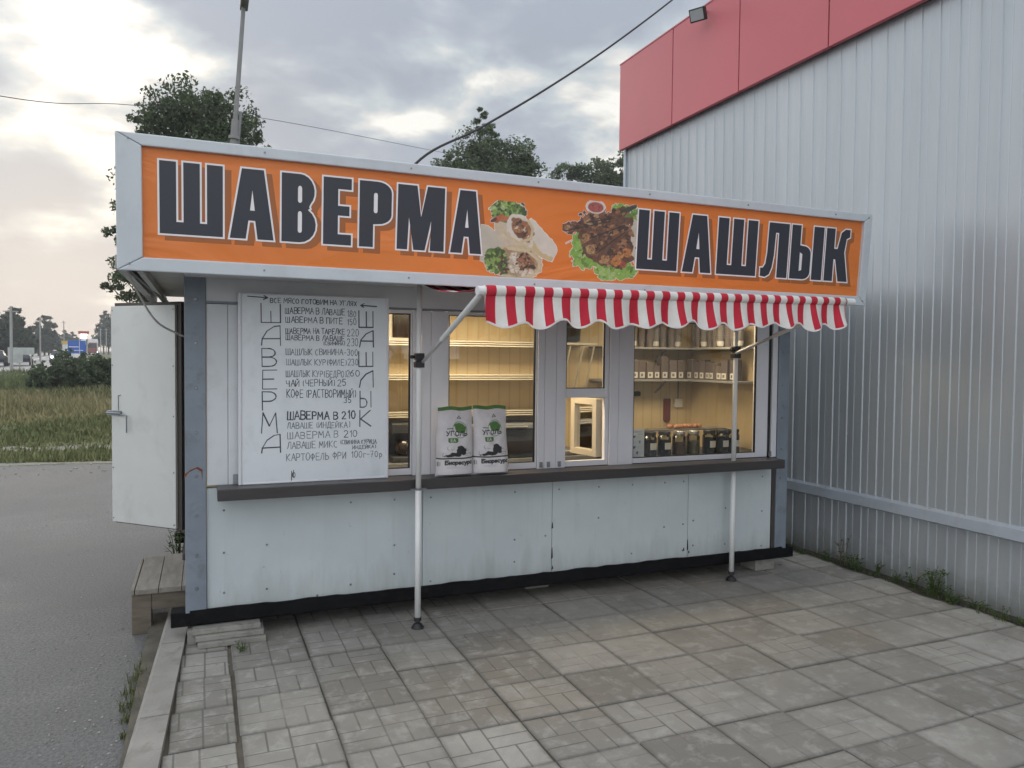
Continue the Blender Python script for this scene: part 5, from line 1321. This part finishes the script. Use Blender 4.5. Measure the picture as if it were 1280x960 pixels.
cable('door_cable', [(-0.40, 4.62, 2.27), (-0.36, 4.72, 2.16), (-0.27, 4.85, 2.0), (-0.155, 5.02, 1.93), (-0.115, 5.10, 1.915), (-0.095, 5.155, 1.9)], 0.006, M_cablew, 'thin white cable drooping from the sign to the left kiosk post')
HAZE = 0.0010
# ================================================================ VEGETATION AND THE FAR SIDE
def leafmat(name, c1, c2, rough=0.7):
    t = NT(name); g = t.n('ShaderNodeNewGeometry'); nz = t.noise(t.coord('Object'), 0.9, 3)
    c = t.ramp(g.outputs['Random Per Island'], [(0.0, c4(c1)), (1.0, c4(c2))]); c = t.mix(t.math('MULTIPLY', nz, 0.35), c, sc(c1, 0.6))
    t.l(c, t.b.inputs['Base Color']); t.b.inputs['Roughness'].default_value = rough; t.b.inputs['Specular IOR Level'].default_value = 0.25
    tl = t.n('ShaderNodeBsdfTranslucent'); t.l(c, tl.inputs[0]); ms = t.n('ShaderNodeMixShader'); ms.inputs[0].default_value = 0.3
    t.l(t.b.outputs[0], ms.inputs[1]); t.l(tl.outputs[0], ms.inputs[2]); t.l(ms.outputs[0], t.out.inputs[0])
    return t.m
M_leafA = leafmat('dark_leaves', (0.062, 0.088, 0.045), (0.14, 0.175, 0.095))
M_leafB = leafmat('mid_leaves', (0.075, 0.105, 0.055), (0.155, 0.195, 0.105))
M_leafC = leafmat('bush_leaves', (0.06, 0.09, 0.05), (0.13, 0.165, 0.09))
M_far = leafmat('far_leaves', (0.05, 0.068, 0.045), (0.085, 0.105, 0.07))
M_bark = pmat('bark', (0.07, 0.055, 0.042), 0.9, 0.3, 8)
def leaves(centers, radii, n_per, size, seed, flat=1.0):
    r = np.random.RandomState(seed); C_ = np.repeat(np.asarray(centers), n_per, 0); Rr = np.repeat(np.asarray(radii), n_per)[:, None]
    d = r.normal(size=C_.shape); d /= np.linalg.norm(d, axis=1)[:, None]; rad = r.rand(len(C_), 1) ** 0.5
    P = C_ + d * rad * Rr * np.array([1, 1, flat])
    a = r.normal(size=C_.shape); a /= np.linalg.norm(a, axis=1)[:, None]; b_ = np.cross(a, r.normal(size=C_.shape)); b_ /= np.linalg.norm(b_, axis=1)[:, None] + 1e-9
    s_ = size * (0.6 + 0.8 * r.rand(len(C_), 1)); w = s_ * (0.35 + .25 * r.rand(len(C_), 1)); nn = np.cross(a, b_) * s_ * .15
    V_ = np.stack([P - a * s_, P + b_ * w + nn, P + a * s_, P - b_ * w + nn], 1).reshape(-1, 3)
    F_ = np.arange(len(V_)).reshape(-1, 4)
    return V_, F_
def mesh_np(name, V_, F_, mat, parent=None):
    me = bpy.data.meshes.new(name); me.from_pydata(V_.tolist(), [], F_.tolist()); me.materials.append(mat)
    o = bpy.data.objects.new(name, me); COL.objects.link(o); o.parent = parent; return o
def tree(label, loc, H, z0, lobes, n_cl, n_per, leaf, mat, seed, trunk_r=0.18, group=None, name='tree', lean=0.0):
    """lobes: (x, y, z, rx, ry, rz) ellipsoids in the tree's own space; leaf clumps are spread through them"""
    r = random.Random(seed); o = thing(name, loc, label, 'tree' if name != 'bush' else 'bush', group)
    cs, rs = [], []
    tot = sum(l[3] * l[4] * l[5] for l in lobes)
    for (x, y, z, rx, ry, rz) in lobes:
        for k in range(max(3, int(n_cl * rx * ry * rz / tot))):
            while True:
                d = Vector((r.uniform(-1, 1), r.uniform(-1, 1), r.uniform(-1, 1)))
                if 0.15 < d.length < 1: break
            d *= 0.55 + 0.45 * d.length
            cs.append((x + d.x * rx, y + d.y * ry, z + d.z * rz)); rs.append(min(rx, rz) * r.uniform(.18, .42))
    V_, F_ = leaves(cs, rs, n_per, leaf, seed, .8)
    mesh_np('crown', V_, F_, mat, o)
    b = MB(); top = (lean * H, 0, H * .92)
    zs_ = [0, H * .2, H * .45, H * .7, H * .92]
    b.tube([(lean * z + .04 * math.sin(z), .03 * math.cos(z * 1.3), z) for z in zs_], [trunk_r, trunk_r * .85, trunk_r * .6, trunk_r * .35, trunk_r * .08], 8)
    for c_ in r.sample(cs, min(len(cs), 60)):
        zb = max(z0 * .6, c_[2] - abs(c_[0]) * 0.9 - .3); p0 = Vector((lean * zb, 0, min(zb, H * .85))); p1 = Vector(c_); m_ = p0.lerp(p1, .5) + Vector((0, 0, -.06 * (p1 - p0).length))
        b.tube([p0, m_, p1], [trunk_r * .28, trunk_r * .16, trunk_r * .05], 5)
    b.build('trunk', M_bark, o, local=True)
    return o
big_ = tree('tall dark broadleaf tree rising behind the left end of the sign, beside the lamp post', (-0.1, 26, -0.1), 11.4, 3.0,
     [(-.7, 0, 10.0, 1.35, 1.5, 1.2), (.85, 0, 9.8, 1.1, 1.3, 1.2), (-.05, 0, 8.7, 2.1, 1.8, 1.3), (-1.2, 0, 7.2, 1.5, 1.6, 1.5), (1.0, 0, 7.2, 1.6, 1.6, 1.5), (-2.1, .2, 5.9, 1.1, 1.1, .55), (-2.2, 0, 4.4, 1.0, 1.2, .8), (.2, 0, 5.3, 1.6, 1.6, 1.2), (.55, 0, 10.7, .45, .5, .7), (-1.75, 0, 9.6, .6, .7, .8), (1.65, 0, 8.6, .8, .8, .8)], 760, 66, 0.068, M_leafA, 5, 0.22)
spire_ = tree('spired green tree rising behind the middle of the sign', (12.1, 34, -0.05), 14.6, 5.0,
     [(.35, 0, 13.5, .6, .6, 1.1), (.1, 0, 12.2, 1.3, 1.2, 1.2), (2.0, 0, 11.7, 1.3, 1.2, 1.5), (-1.2, 0, 11.2, 1.1, 1.2, 1.0), (-2.3, 0, 10.1, 1.1, 1.2, .8), (.3, 0, 10.4, 2.6, 1.9, 1.5), (2.9, 0, 10.2, 1.0, 1.2, 1.0), (0, 0, 8.4, 3.1, 2.0, 1.6)], 1000, 66, 0.08, M_leafB, 14, 0.22)
big_.scale = (.93, .93, .945); spire_.scale = (.97, .97, .955)
for (lb, x, y, H, sd_, w) in (('small round tree top left of the pair beside the red building', 20.6, 42, 13.9, 31, 1.0), ('middle round tree top behind the sign, next to the metal building', 22.1, 41, 14.2, 32, 1.3), ('dark round tree top touching the edge of the metal building', 23.9, 41, 14.7, 33, 1.6)):
    tree(lb, (x, y, 0), H, 5, [(0, 0, H - 1.3, w, w, 1.3), (-.4 * w, 0, H - 2.6, w * 1.1, w, 1.2), (.5 * w, 0, H - 2.8, w * 1.1, w, 1.2), (0, 0, H - 4.4, w * 1.6, w * 1.3, 1.6)], 240, 60, 0.10, M_leafA if sd_ == 33 else M_leafB, sd_, 0.18, 'trees behind the metal building')
tree('thin tree tip just clearing the sign left of the cable', (6.25, 32, 0), 10.3, 4, [(0, 0, 9.7, .45, .5, .6), (.1, 0, 8.4, 1.1, 1.1, 1.2), (0, 0, 6.6, 1.7, 1.6, 1.4)], 60, 40, 0.13, M_leafB, 41, 0.14)
# bushes at the edge of the field
for i, (lb, x, y, w, h, sd_) in enumerate((('low rounded dark bush at the left end of the bush row in the field', -5.75, 35, .80, 1.25, 51), ('tall dark bush in front of the blue road sign', -5.05, 36, .95, 1.65, 52), ('dark bush next to the open white door', -4.1, 35, .95, 1.5, 53), ('bush half hidden behind the white door', -2.9, 36, 1.1, 1.6, 54))):
    tree(lb, (x, y, tz(x, y)), h, .2, [(0, 0, h * .55, w, w * .8, h * .55), (w * .5, 0, h * .4, w * .6, w * .6, h * .42), (-w * .6, 0, h * .38, w * .55, w * .6, h * .4), (.2, 0, h * .95, w * .35, w * .4, h * .2)], 90, 50, 0.075, M_leafC, sd_, .05, 'bushes along the field', name='bush')
# trees along the far road: a few shapes, copied
protos = []
for k, (H, w) in enumerate(((7.0, 2.6), (9.0, 2.2), (11.5, 2.4))):
    pr = tree('x', (0, 0, 0), H, 1, [(0, 0, H * .8, w * .6, w * .6, H * .2), (-.3, 0, H * .55, w, w, H * .25), (.4, 0, H * .35, w, w, H * .22)], 70, 26, 0.34, M_far, 60 + k, .2, 'trees along the far road', name='roadside_tree')
    protos.append(pr)
used = set()
def far_tree(k, x, y, lab, sc_=1.0):
    if k not in used: o = protos[k]; used.add(k)
    else: o = copy_tree(protos[k])
    o.location = (x, y, tz(x, y)); o['label'] = lab; o.scale = (sc_, sc_, sc_); o.rotation_euler.z = rnd.uniform(0, 6.28)
ft = []
for (u_ratio, y, k, s_) in ((-.232, 105, 0, .9), (-.221, 112, 0, .95), (-.212, 108, 0, .85), (-.203, 118, 1, .85), (-.196, 116, 0, .75), (-.190, 110, 0, .62), (-.178, 165, 0, .95), (-.172, 170, 1, .95), (-.168, 172, 0, .8), (-.160, 240, 0, .8), (-.152, 250, 0, .95), (-.146, 255, 0, .9), (-.140, 260, 0, .8), (-.134, 262, 0, .7), (-.112, 215, 2, .95), (-.107, 220, 2, 1.0), (-.102, 214, 2, 1.05), (-.097, 222, 2, 1.05), (-.092, 216, 2, 1.0), (-.085, 218, 2, 1.0), (-.075, 225, 2, 1.0)):
    ft.append((u_ratio * y, y, k, s_))
names = {0: 'low bushy tree in the far tree line left of the highway', 1: 'taller loose tree standing out of the far left tree line', 2: 'tall dark tree of the grove beyond the highway, beside the white door'}
for x, y, k, s_ in ft: far_tree(k, x, y, names[k], s_)
# grass on the field: too many blades to count
def grass(name, n, xr, yr, hfun, seed, c_a, c_b):
    r = np.random.RandomState(seed); X = r.uniform(*xr, n); Y = yr[0] + (yr[1] - yr[0]) * r.rand(n) ** 1.4
    H_ = hfun(X, Y, r); Z = np.array([tz(a, b_) for a, b_ in zip(X, Y)]) + 0.12 * np.sin(X * .7) * np.sin(Y * .5) * ((Y > 17)) - .02
    vs, fs, cs = [], [], []
    m_ = 5
    for k in range(m_):
        a = r.uniform(0, 6.28, n); ln = r.uniform(.1, .5, n) * H_; w = (.006 + .010 * r.rand(n)) * (1 + Y / 28)
        bx = X + r.normal(0, .06, n); by = Y + r.normal(0, .06, n); h = H_ * r.uniform(.6, 1.1, n)
        ax, ay = np.cos(a), np.sin(a)
        V_ = np.stack([np.stack([bx - ay * w, by + ax * w, Z], 1), np.stack([bx + ay * w, by - ax * w, Z], 1), np.stack([bx + ax * ln * .4 + ay * w * .7, by + ay * ln * .4 - ax * w * .7, Z + h * .6], 1), np.stack([bx + ax * ln, by + ay * ln, Z + h], 1)], 1).reshape(-1, 3)
        vs.append(V_)
    V_ = np.concatenate(vs); F_ = np.arange(len(V_)).reshape(-1, 4)
    t = NT(name + '_blades'); g = t.n('ShaderNodeNewGeometry'); nz = t.noise(t.coord('Object'), 0.35, 4)
    f = t.math('ADD', t.math('MULTIPLY', g.outputs['Random Per Island'], 0.5), t.math('MULTIPLY', t.math('SUBTRACT', nz, .25), 1.0), clamp=True)
    t.l(t.ramp(f, [(0.2, c4(c_a)), (0.8, c4(c_b))]), t.b.inputs['Base Color']); t.b.inputs['Roughness'].default_value = .8
    o = mesh_np(name, V_, F_, t.m); struct(o, 'stuff'); return o
for o_ in (grass('short_grass', 12000, (-13, 2.5), (14.95, 24), lambda X, Y, r: .05 + .16 * r.rand(len(X)) ** 2, 1, (0.09, 0.115, 0.035), (0.20, 0.20, 0.085)),
           grass('tall_grass', 11000, (-15, 2.5), (22.5, 34), lambda X, Y, r: (.18 + .32 * r.rand(len(X))) * np.clip((Y - 21.5) / 4, .4, 1), 2, (0.14, 0.145, 0.055), (0.34, 0.285, 0.15)),
           grass('green_grass', 7000, (-22, 2), (31, 60), lambda X, Y, r: .25 + .3 * r.rand(len(X)), 3, (0.075, 0.10, 0.035), (0.15, 0.165, 0.065))):
    o_['label'] = {'short_grass': 'short green grass beyond the asphalt', 'tall_grass': 'tall straw coloured grass in the field', 'green_grass': 'greener grass near the highway'}[o_.name]; o_['category'] = 'grass'
# weeds along the foot of the metal wall, by the kerb and between slabs
M_weed = leafmat('weed_leaves', (0.05, 0.085, 0.025), (0.11, 0.16, 0.05)); M_dry = leafmat('dry_weed', (0.085, 0.07, 0.04), (0.15, 0.12, 0.07))
M_yel = pmat('yellow_petals', (0.6, 0.42, 0.04), 0.7)
def weed(x, y, z, h, w, n, label, seed, mat=None, up=1.0, group='weeds along the metal wall'):
    r = random.Random(seed); o = thing('weed', (x, y, z), label, 'weed', group); b = MB(); st_ = MB()
    for k in range(n):
        a = r.uniform(0, 6.28); d = Vector((math.cos(a), math.sin(a), 0)); hh = h * r.uniform(.5, 1.0); out = w * r.uniform(.3, 1.0)
        p0 = Vector((r.uniform(-.02, .02), r.uniform(-.03, .03), 0)); p2 = p0 + d * out + Vector((0, 0, hh)); p1 = p0.lerp(p2, .5) + Vector((0, 0, hh * .22))
        st_.tube([p0, p1, p2], [.003, .0025, .0012], 4)
        for q in range(6):
            s_ = r.uniform(.15, 1); c_ = (p0.lerp(p1, s_ * 2) if s_ < .5 else p1.lerp(p2, s_ * 2 - 1)); aa = r.uniform(0, 6.28); L = r.uniform(.02, .05) * (h / .25) ** .5; dd = Vector((math.cos(aa), math.sin(aa), r.uniform(-.3, .6))).normalized(); sd2 = dd.cross(Vector((0, 0, 1))).normalized() * L * .28
            b.add([c_, c_ + dd * L * .5 + sd2, c_ + dd * L, c_ + dd * L * .5 - sd2], [(0, 1, 2, 3)])
    b.build('leaves', mat or M_weed, o, local=True, fixn=False); st_.build('stems', mat or M_weed, o, local=True)
    return o
WX = 5.22
rz_ = random.Random(77)
weed(WX, 4.98, -.01, .34, .07, 5, 'tall dry brown weed against the metal wall', 1, M_dry)
weed(WX - .02, 4.78, -.01, .16, .10, 12, 'low tuft just right of the dry brown weed', 2)
weed(WX - .03, 4.05, -.01, .24, .13, 22, 'biggest green weed at the foot of the metal wall', 3)
weed(WX - .06, 3.88, -.01, .13, .13, 14, 'flat green weed beside the biggest one', 4)
weed(5.02, 3.05, -.005, .16, .09, 10, 'small weed growing between the slabs at the right', 5)
yy = 6.3; k = 10
while yy > 3.2:
    weed(WX - .01 + rz_.uniform(-.05, .03), yy, -.012, rz_.uniform(.06, .17), rz_.uniform(.05, .10), rz_.randrange(6, 12), 'small low weed in the row at the foot of the metal wall', k); yy -= rz_.uniform(.12, .30); k += 1
weed(0.19, 4.80, -.005, .05, .07, 10, 'tiny green weed by the stacked slabs', 6, group='weeds in the paving')
M_tuft = leafmat('grass_blades', (0.07, 0.09, 0.03), (0.17, 0.18, 0.08))
def tuft(x, y, z, h, w, n, label, seed, group):
    r = random.Random(seed); o = thing('grass_tuft', (x, y, z), label, 'grass tuft', group); b = MB()
    for k in range(n):
        a = r.uniform(0, 6.28); rr_ = w * r.random() ** .7; bx, by = rr_ * math.cos(a), rr_ * math.sin(a); a2 = r.uniform(0, 6.28); hh = h * r.uniform(.35, 1); ln = hh * r.uniform(.3, 1.1); wd = r.uniform(.0015, .003)
        dx, dy = math.cos(a2), math.sin(a2)
        b.add([(bx - dy * wd, by + dx * wd, 0), (bx + dy * wd, by - dx * wd, 0), (bx + dx * ln * .35 + dy * wd * .8, by + dy * ln * .35 - dx * wd * .8, hh * .65), (bx + dx * ln, by + dy * ln, hh * .9), (bx + dx * ln * .35 - dy * wd * .8, by + dy * ln * .35 + dx * wd * .8, hh * .65)], [(0, 1, 2, 4), (4, 2, 3)])
    b.build('blades', M_tuft, o, local=True, fixn=False); return o
for i, (x, y, h, w) in enumerate(((-.34, 5.05, .04, .04), (-.35, 4.85, .07, .05), (-.36, 4.68, .09, .06), (-.365, 4.5, .085, .07), (-.37, 4.33, .08, .06), (-.36, 4.18, .06, .05), (-.36, 4.0, .04, .03))):
    tuft(x, y, -.056, h, w, 75, 'tuft of short grass in the row along the outside of the kerb', 90 + i, 'grass tufts along the kerb')
weed(-.22, 6.9, -.05, .42, .16, 20, 'leafy weed behind the wooden step', 8, group='weeds behind the step')
for i, (x, y) in enumerate(((-.33, 5.58), (-.27, 5.60), (-.36, 5.52))):
    ob = MB().lathe([(.002, -.05), (.008, -.045), (.018, -.03), (.014, -.022), (.003, -.02)], x, y, 10).build('dandelion', M_yel); tag(ob, 'small yellow flower head under the wooden step', 'flower', 'flowers under the step')
for i in range(34):
    tuft(WX + .02 + rz_.uniform(-.06, .02), 6.5 - i * .105 + rz_.uniform(-.04, .04), -.012, rz_.uniform(.02, .08), rz_.uniform(.02, .05), 26, 'short grass tuft in the strip along the foot of the metal wall', 200 + i, 'grass tufts along the metal wall')
# earth and moss along the foot of the wall
struct(MB().add([(5.16, -1, .003), (5.33, -1, .003), (5.33, 6.4, .003), (5.16, 6.4, .003), (5.19, 5.6, .003), (5.20, 5.1, .003), (5.15, 4.9, .003), (5.21, 4.5, .003), (5.12, 4.1, .003), (5.20, 3.7, .003), (5.17, 3.3, .003), (5.23, 2.9, .003)], [tuple(range(12))]).build('moss_strip', pmat('mossy_earth', (0.032, 0.032, 0.02), .95, .4, 12, bump=.7, bscale=70)))

# loose grit: pebbles and crumbs lying on the asphalt, by the kerb and in the corners of the paving
def grit(name, spots, seed, lab):
    r = np.random.RandomState(seed); b = MB()
    for (x0, x1, y0, y1, z, n, s0, s1) in spots:
        for k in range(n):
            x, y, s_ = r.uniform(x0, x1), r.uniform(y0, y1), r.uniform(s0, s1); q = r.uniform(.6, 1.3, 6) * s_; a = r.uniform(0, 6.28)
            c_, n_ = math.cos(a), math.sin(a)
            P_ = [(q[0], 0), (0, q[1]), (-q[2], 0), (0, -q[3])]
            b.add([(x + px_ * c_ - py_ * n_, y + px_ * n_ + py_ * c_, z + s_ * .15) for px_, py_ in P_] + [(x, y, z + s_ * .75), (x, y, z - s_ * .2)], [(0, 1, 4), (1, 2, 4), (2, 3, 4), (3, 0, 4), (1, 0, 5), (2, 1, 5), (3, 2, 5), (0, 3, 5)])
    o = struct(b.build(name, pmat('pebbles', (0.27, 0.255, 0.23), .9, .5, 30), fixn=False), 'stuff'); o['label'] = lab; o['category'] = 'grit'
grit('loose_grit', [(-.75, -.30, 2.2, 5.3, -.055, 260, .003, .010), (-4, -.4, 2, 14, -.055, 420, .004, .011), (-8, 1, 13.2, 14.9, -.055, 300, .008, .03), (-.1, .7, 4.4, 5.0, -.001, 60, .002, .006), (4.6, 5.25, 2.5, 6.0, 0, 220, .002, .009), (.2, 4.6, 2.2, 4.9, 0, 90, .002, .005)], 6, 'loose grit and pebbles on the asphalt and paving')
# lamp post behind the kiosk
M_conc = pmat('pole_concrete', (0.33, 0.32, 0.31), .8, .12, 3)
M_lpole = pmat('pole_grey', (0.22, 0.215, 0.21), .8, .12, 3)
lp = thing('street_lamp', (0.30, 18, -.1), 'tall grey lamp post rising behind the left end of the sign', 'lamp post')
LB = Vector((0.12, 18, -.1)); LT = Vector((0.800, 18, 9.6))
MB().tube([LB, LB.lerp(LT, .74)], [.11, .08], 12).tube([LB.lerp(LT, .74), LT], [.055, .045], 10).tube([LB.lerp(LT, .695), LB.lerp(LT, .702)], .12, 12).build('pole', M_lpole, lp)
MB().bar(LB.lerp(LT, .76) + Vector((.10, 0, 0)), LB.lerp(LT, .68) + Vector((.10, 0, 0)), .05, .05).build('clamp', M_grey, lp)
MB().box(.72, .90, 17.6, 18.2, 9.58, 9.72).build('lamp_head', M_grey, lp, bevel=.03)
# utility poles along the highway
def pole(x, y, h, lab):
    o = thing('utility_pole', (x, y, tz(x, y)), lab, 'pole', 'poles along the highway')
    MB().tube([(0, 0, 0), (0, 0, h)], [.11, .08], 8).build('post', M_conc, o, local=True); MB().bar((-.45, 0, h - .3), (.45, 0, h - .3), .07, .07).build('crossarm', M_conc, o, local=True)
pole(-12.27, 60, 4.6, 'nearest pale pole, at the left edge beside the roadside boards'); pole(-19.4, 110, 5.5, 'second pale pole along the highway, near the two low trees'); pole(-25.95, 170, 7.0, 'farthest thin pole, left of the blue sign')
for i, x in enumerate((-23.6, -22.4, -21.0)): pole(x, 205, 6.4, 'thin pale pole in the row before the grove beside the white door')
M_blue = pmat('blue_sign', (0.02, 0.10, 0.42), .5, .1); M_signw = pmat('sign_white', (.7, .7, .7), .5)
bs = thing('blue_road_sign', (-12.6, 90, .5), 'big blue road sign beyond the bushes', 'road sign')
MB().box(-13.4, -11.75, 90, 90.06, 1.9, 3.25).build('panel', M_blue, bs); MB().box(-13.3, -12.4, 89.98, 89.995, 2.55, 2.64).box(-13.2, -12.0, 89.98, 89.995, 2.2, 2.26).box(-12.35, -12.31, 89.98, 89.995, 1.95, 3.2).build('lines', M_signw, bs)
for x in (-13.2, -11.95): MB().tube([(x, 90.1, .3), (x, 90.1, 3.2)], .06, 8).build('post', M_conc, bs)
M_board2 = pmat('grey_board', (.42, .44, .42), .7)
for i, (x0, x1, z0, z1, lb) in enumerate(((-12.9, -11.3, 1.75, 2.25, 'long grey roadside board behind the nearest pole'), (-13.1, -12.2, 1.15, 1.75, 'square pale roadside board below the long one'))):
    o = thing('roadside_board', ((x0 + x1) / 2, 62 + i, .4), lb, 'board'); MB().box(x0, x1, 62 + i, 62.05 + i, z0, z1).build('panel', M_board2, o)
    for x in (x0 + .2, x1 - .2): MB().tube([(x, 62.1 + i, .2), (x, 62.1 + i, z1 - .05)], .04, 6).build('post', M_conc, o)
ps = thing('lit_pylon_sign', (-19.9, 150, 1.2), 'tall pylon with a small bright lamp under a red cap, above the blue sign', 'pylon sign')
M_glowsign = emat('sign_lamp', (1.0, .95, .85), 2.2); M_redcap = pmat('red_cap', (.35, .06, .05), .6); M_yelp = pmat('yellow_panel', (.6, .42, .08), .6)
MB().box(-20.5, -20.3, 150, 150.3, 1.0, 5.2).box(-19.5, -19.3, 150, 150.3, 1.0, 5.2).build('legs', M_conc, ps); MB().box(-20.6, -19.2, 150, 150.3, 3.6, 4.5).build('panel', M_signw, ps); MB().box(-20.4, -19.4, 149.9, 150.3, 4.6, 5.4).build('lamp', M_glowsign, ps); MB().box(-20.7, -19.1, 149.9, 150.4, 5.41, 5.9).build('cap', M_redcap, ps)
cp = thing('yellow_canopy', (-18.6, 125, .9), 'small yellow topped kiosk behind the blue sign', 'kiosk')
MB().box(-19.4, -18.0, 125, 127, 3.3, 3.75).build('roof', M_yelp, cp); MB().box(-19.3, -18.1, 125.1, 126.9, .9, 3.29).build('wall', M_signw, cp)
# vehicles on the highway
M_tyre = pmat('tyre', (.02, .02, .02), .8); M_cglass = pmat('car_glass', (.03, .035, .04), .1); M_hl = emat('headlight', (1, .97, .9), 6.0)
def car(x, y, rz, paint, lab, big=False, lights=False):
    o = thing('truck' if big else 'car', (x, y, terrain_z(x, y) + .04), lab, 'truck' if big else 'car', None if big else 'cars on the highway', rot=(0, 0, rz))
    if big:
        MB().box(-1.2, 1.2, -3.5, 1.8, .9, 3.3).build('box', M_signw, o, local=True, bevel=.05); MB().box(-1.1, 1.1, 1.9, 3.6, .6, 2.6).build('cab', paint, o, local=True, bevel=.12); MB().box(-1.0, 1.0, 3.601, 3.62, 1.6, 2.4).build('windscreen', M_cglass, o, local=True)
        wy = (-2.5, 2.6); ln = 3.62; hw = 1.1
    else:
        MB().add([(sx_ * .85, yy, z) for sx_ in (-1, 1) for yy, z in ((-2.1, .35), (2.1, .35), (2.12, .68), (1.1, .88), (-2.0, .95), (-2.15, .7))], [(0, 1, 2, 3, 4, 5), (11, 10, 9, 8, 7, 6)] + [(i, 6 + i, 6 + (i + 1) % 6, (i + 1) % 6) for i in range(6)]).build('body', paint, o, local=True, bevel=.05)
        MB().add([(sx_ * w_, yy, z) for sx_ in (-1, 1) for w_, yy, z in ((.8, -1.8, .93), (.8, 1.0, .89), (.62, .35, 1.42), (.62, -1.2, 1.45))], [(0, 1, 2, 3), (7, 6, 5, 4)] + [(i, 4 + i, 4 + (i + 1) % 4, (i + 1) % 4) for i in range(4)]).build('cabin', M_cglass, o, local=True, bevel=.03)
        wy = (-1.3, 1.35); ln = 2.13; hw = .82
    for yy in wy:
        for s_ in (-1, 1): MB().tube([(s_ * hw - .1, yy, .32), (s_ * hw + .1, yy, .32)], .32, 14).build('wheel', M_tyre, o, local=True)
    if lights:
        for s_ in (-1, 1): MB().tube([(s_ * .62, ln, .65), (s_ * .62, ln + .03, .65)], .13, 10).build('headlight', M_hl, o, local=True)
M_cdark = pmat('dark_car_paint', (.03, .03, .035), .3); M_csil = pmat('silver_car_paint', (.4, .4, .42), .3)
car(-17.6, 80, RAD(8), M_cdark, 'dark car on the highway near the left edge, under the roadside boards'); car(-16.4, 84, RAD(8), M_cdark, 'second dark car just right of the first on the highway')
car(-24.4, 200, RAD(186), M_csil, 'approaching car with bright headlights beside the white door', lights=True); car(-15.6, 99, RAD(188), M_csil, 'silver car with headlights at the left edge of the blue sign', lights=True)
car(-20.7, 165, RAD(186), pmat('maroon_cab', (.2, .05, .05), .4), 'white box truck with a maroon cab behind the blue sign', big=True)

# the evening haze between here and the far tree line
t = NT('air'); t.t.nodes.remove(t.b); pv_ = t.n('ShaderNodeVolumePrincipled'); pv_.inputs['Color'].default_value = (.86, .88, .92, 1); pv_.inputs['Density'].default_value = HAZE; pv_.inputs['Anisotropy'].default_value = 0.2
t.l(pv_.outputs[0], t.out.inputs[1])
hz = MB().box(-140, 140, -40, 420, -1.2, 21).build('haze', t.m); struct(hz, 'stuff')
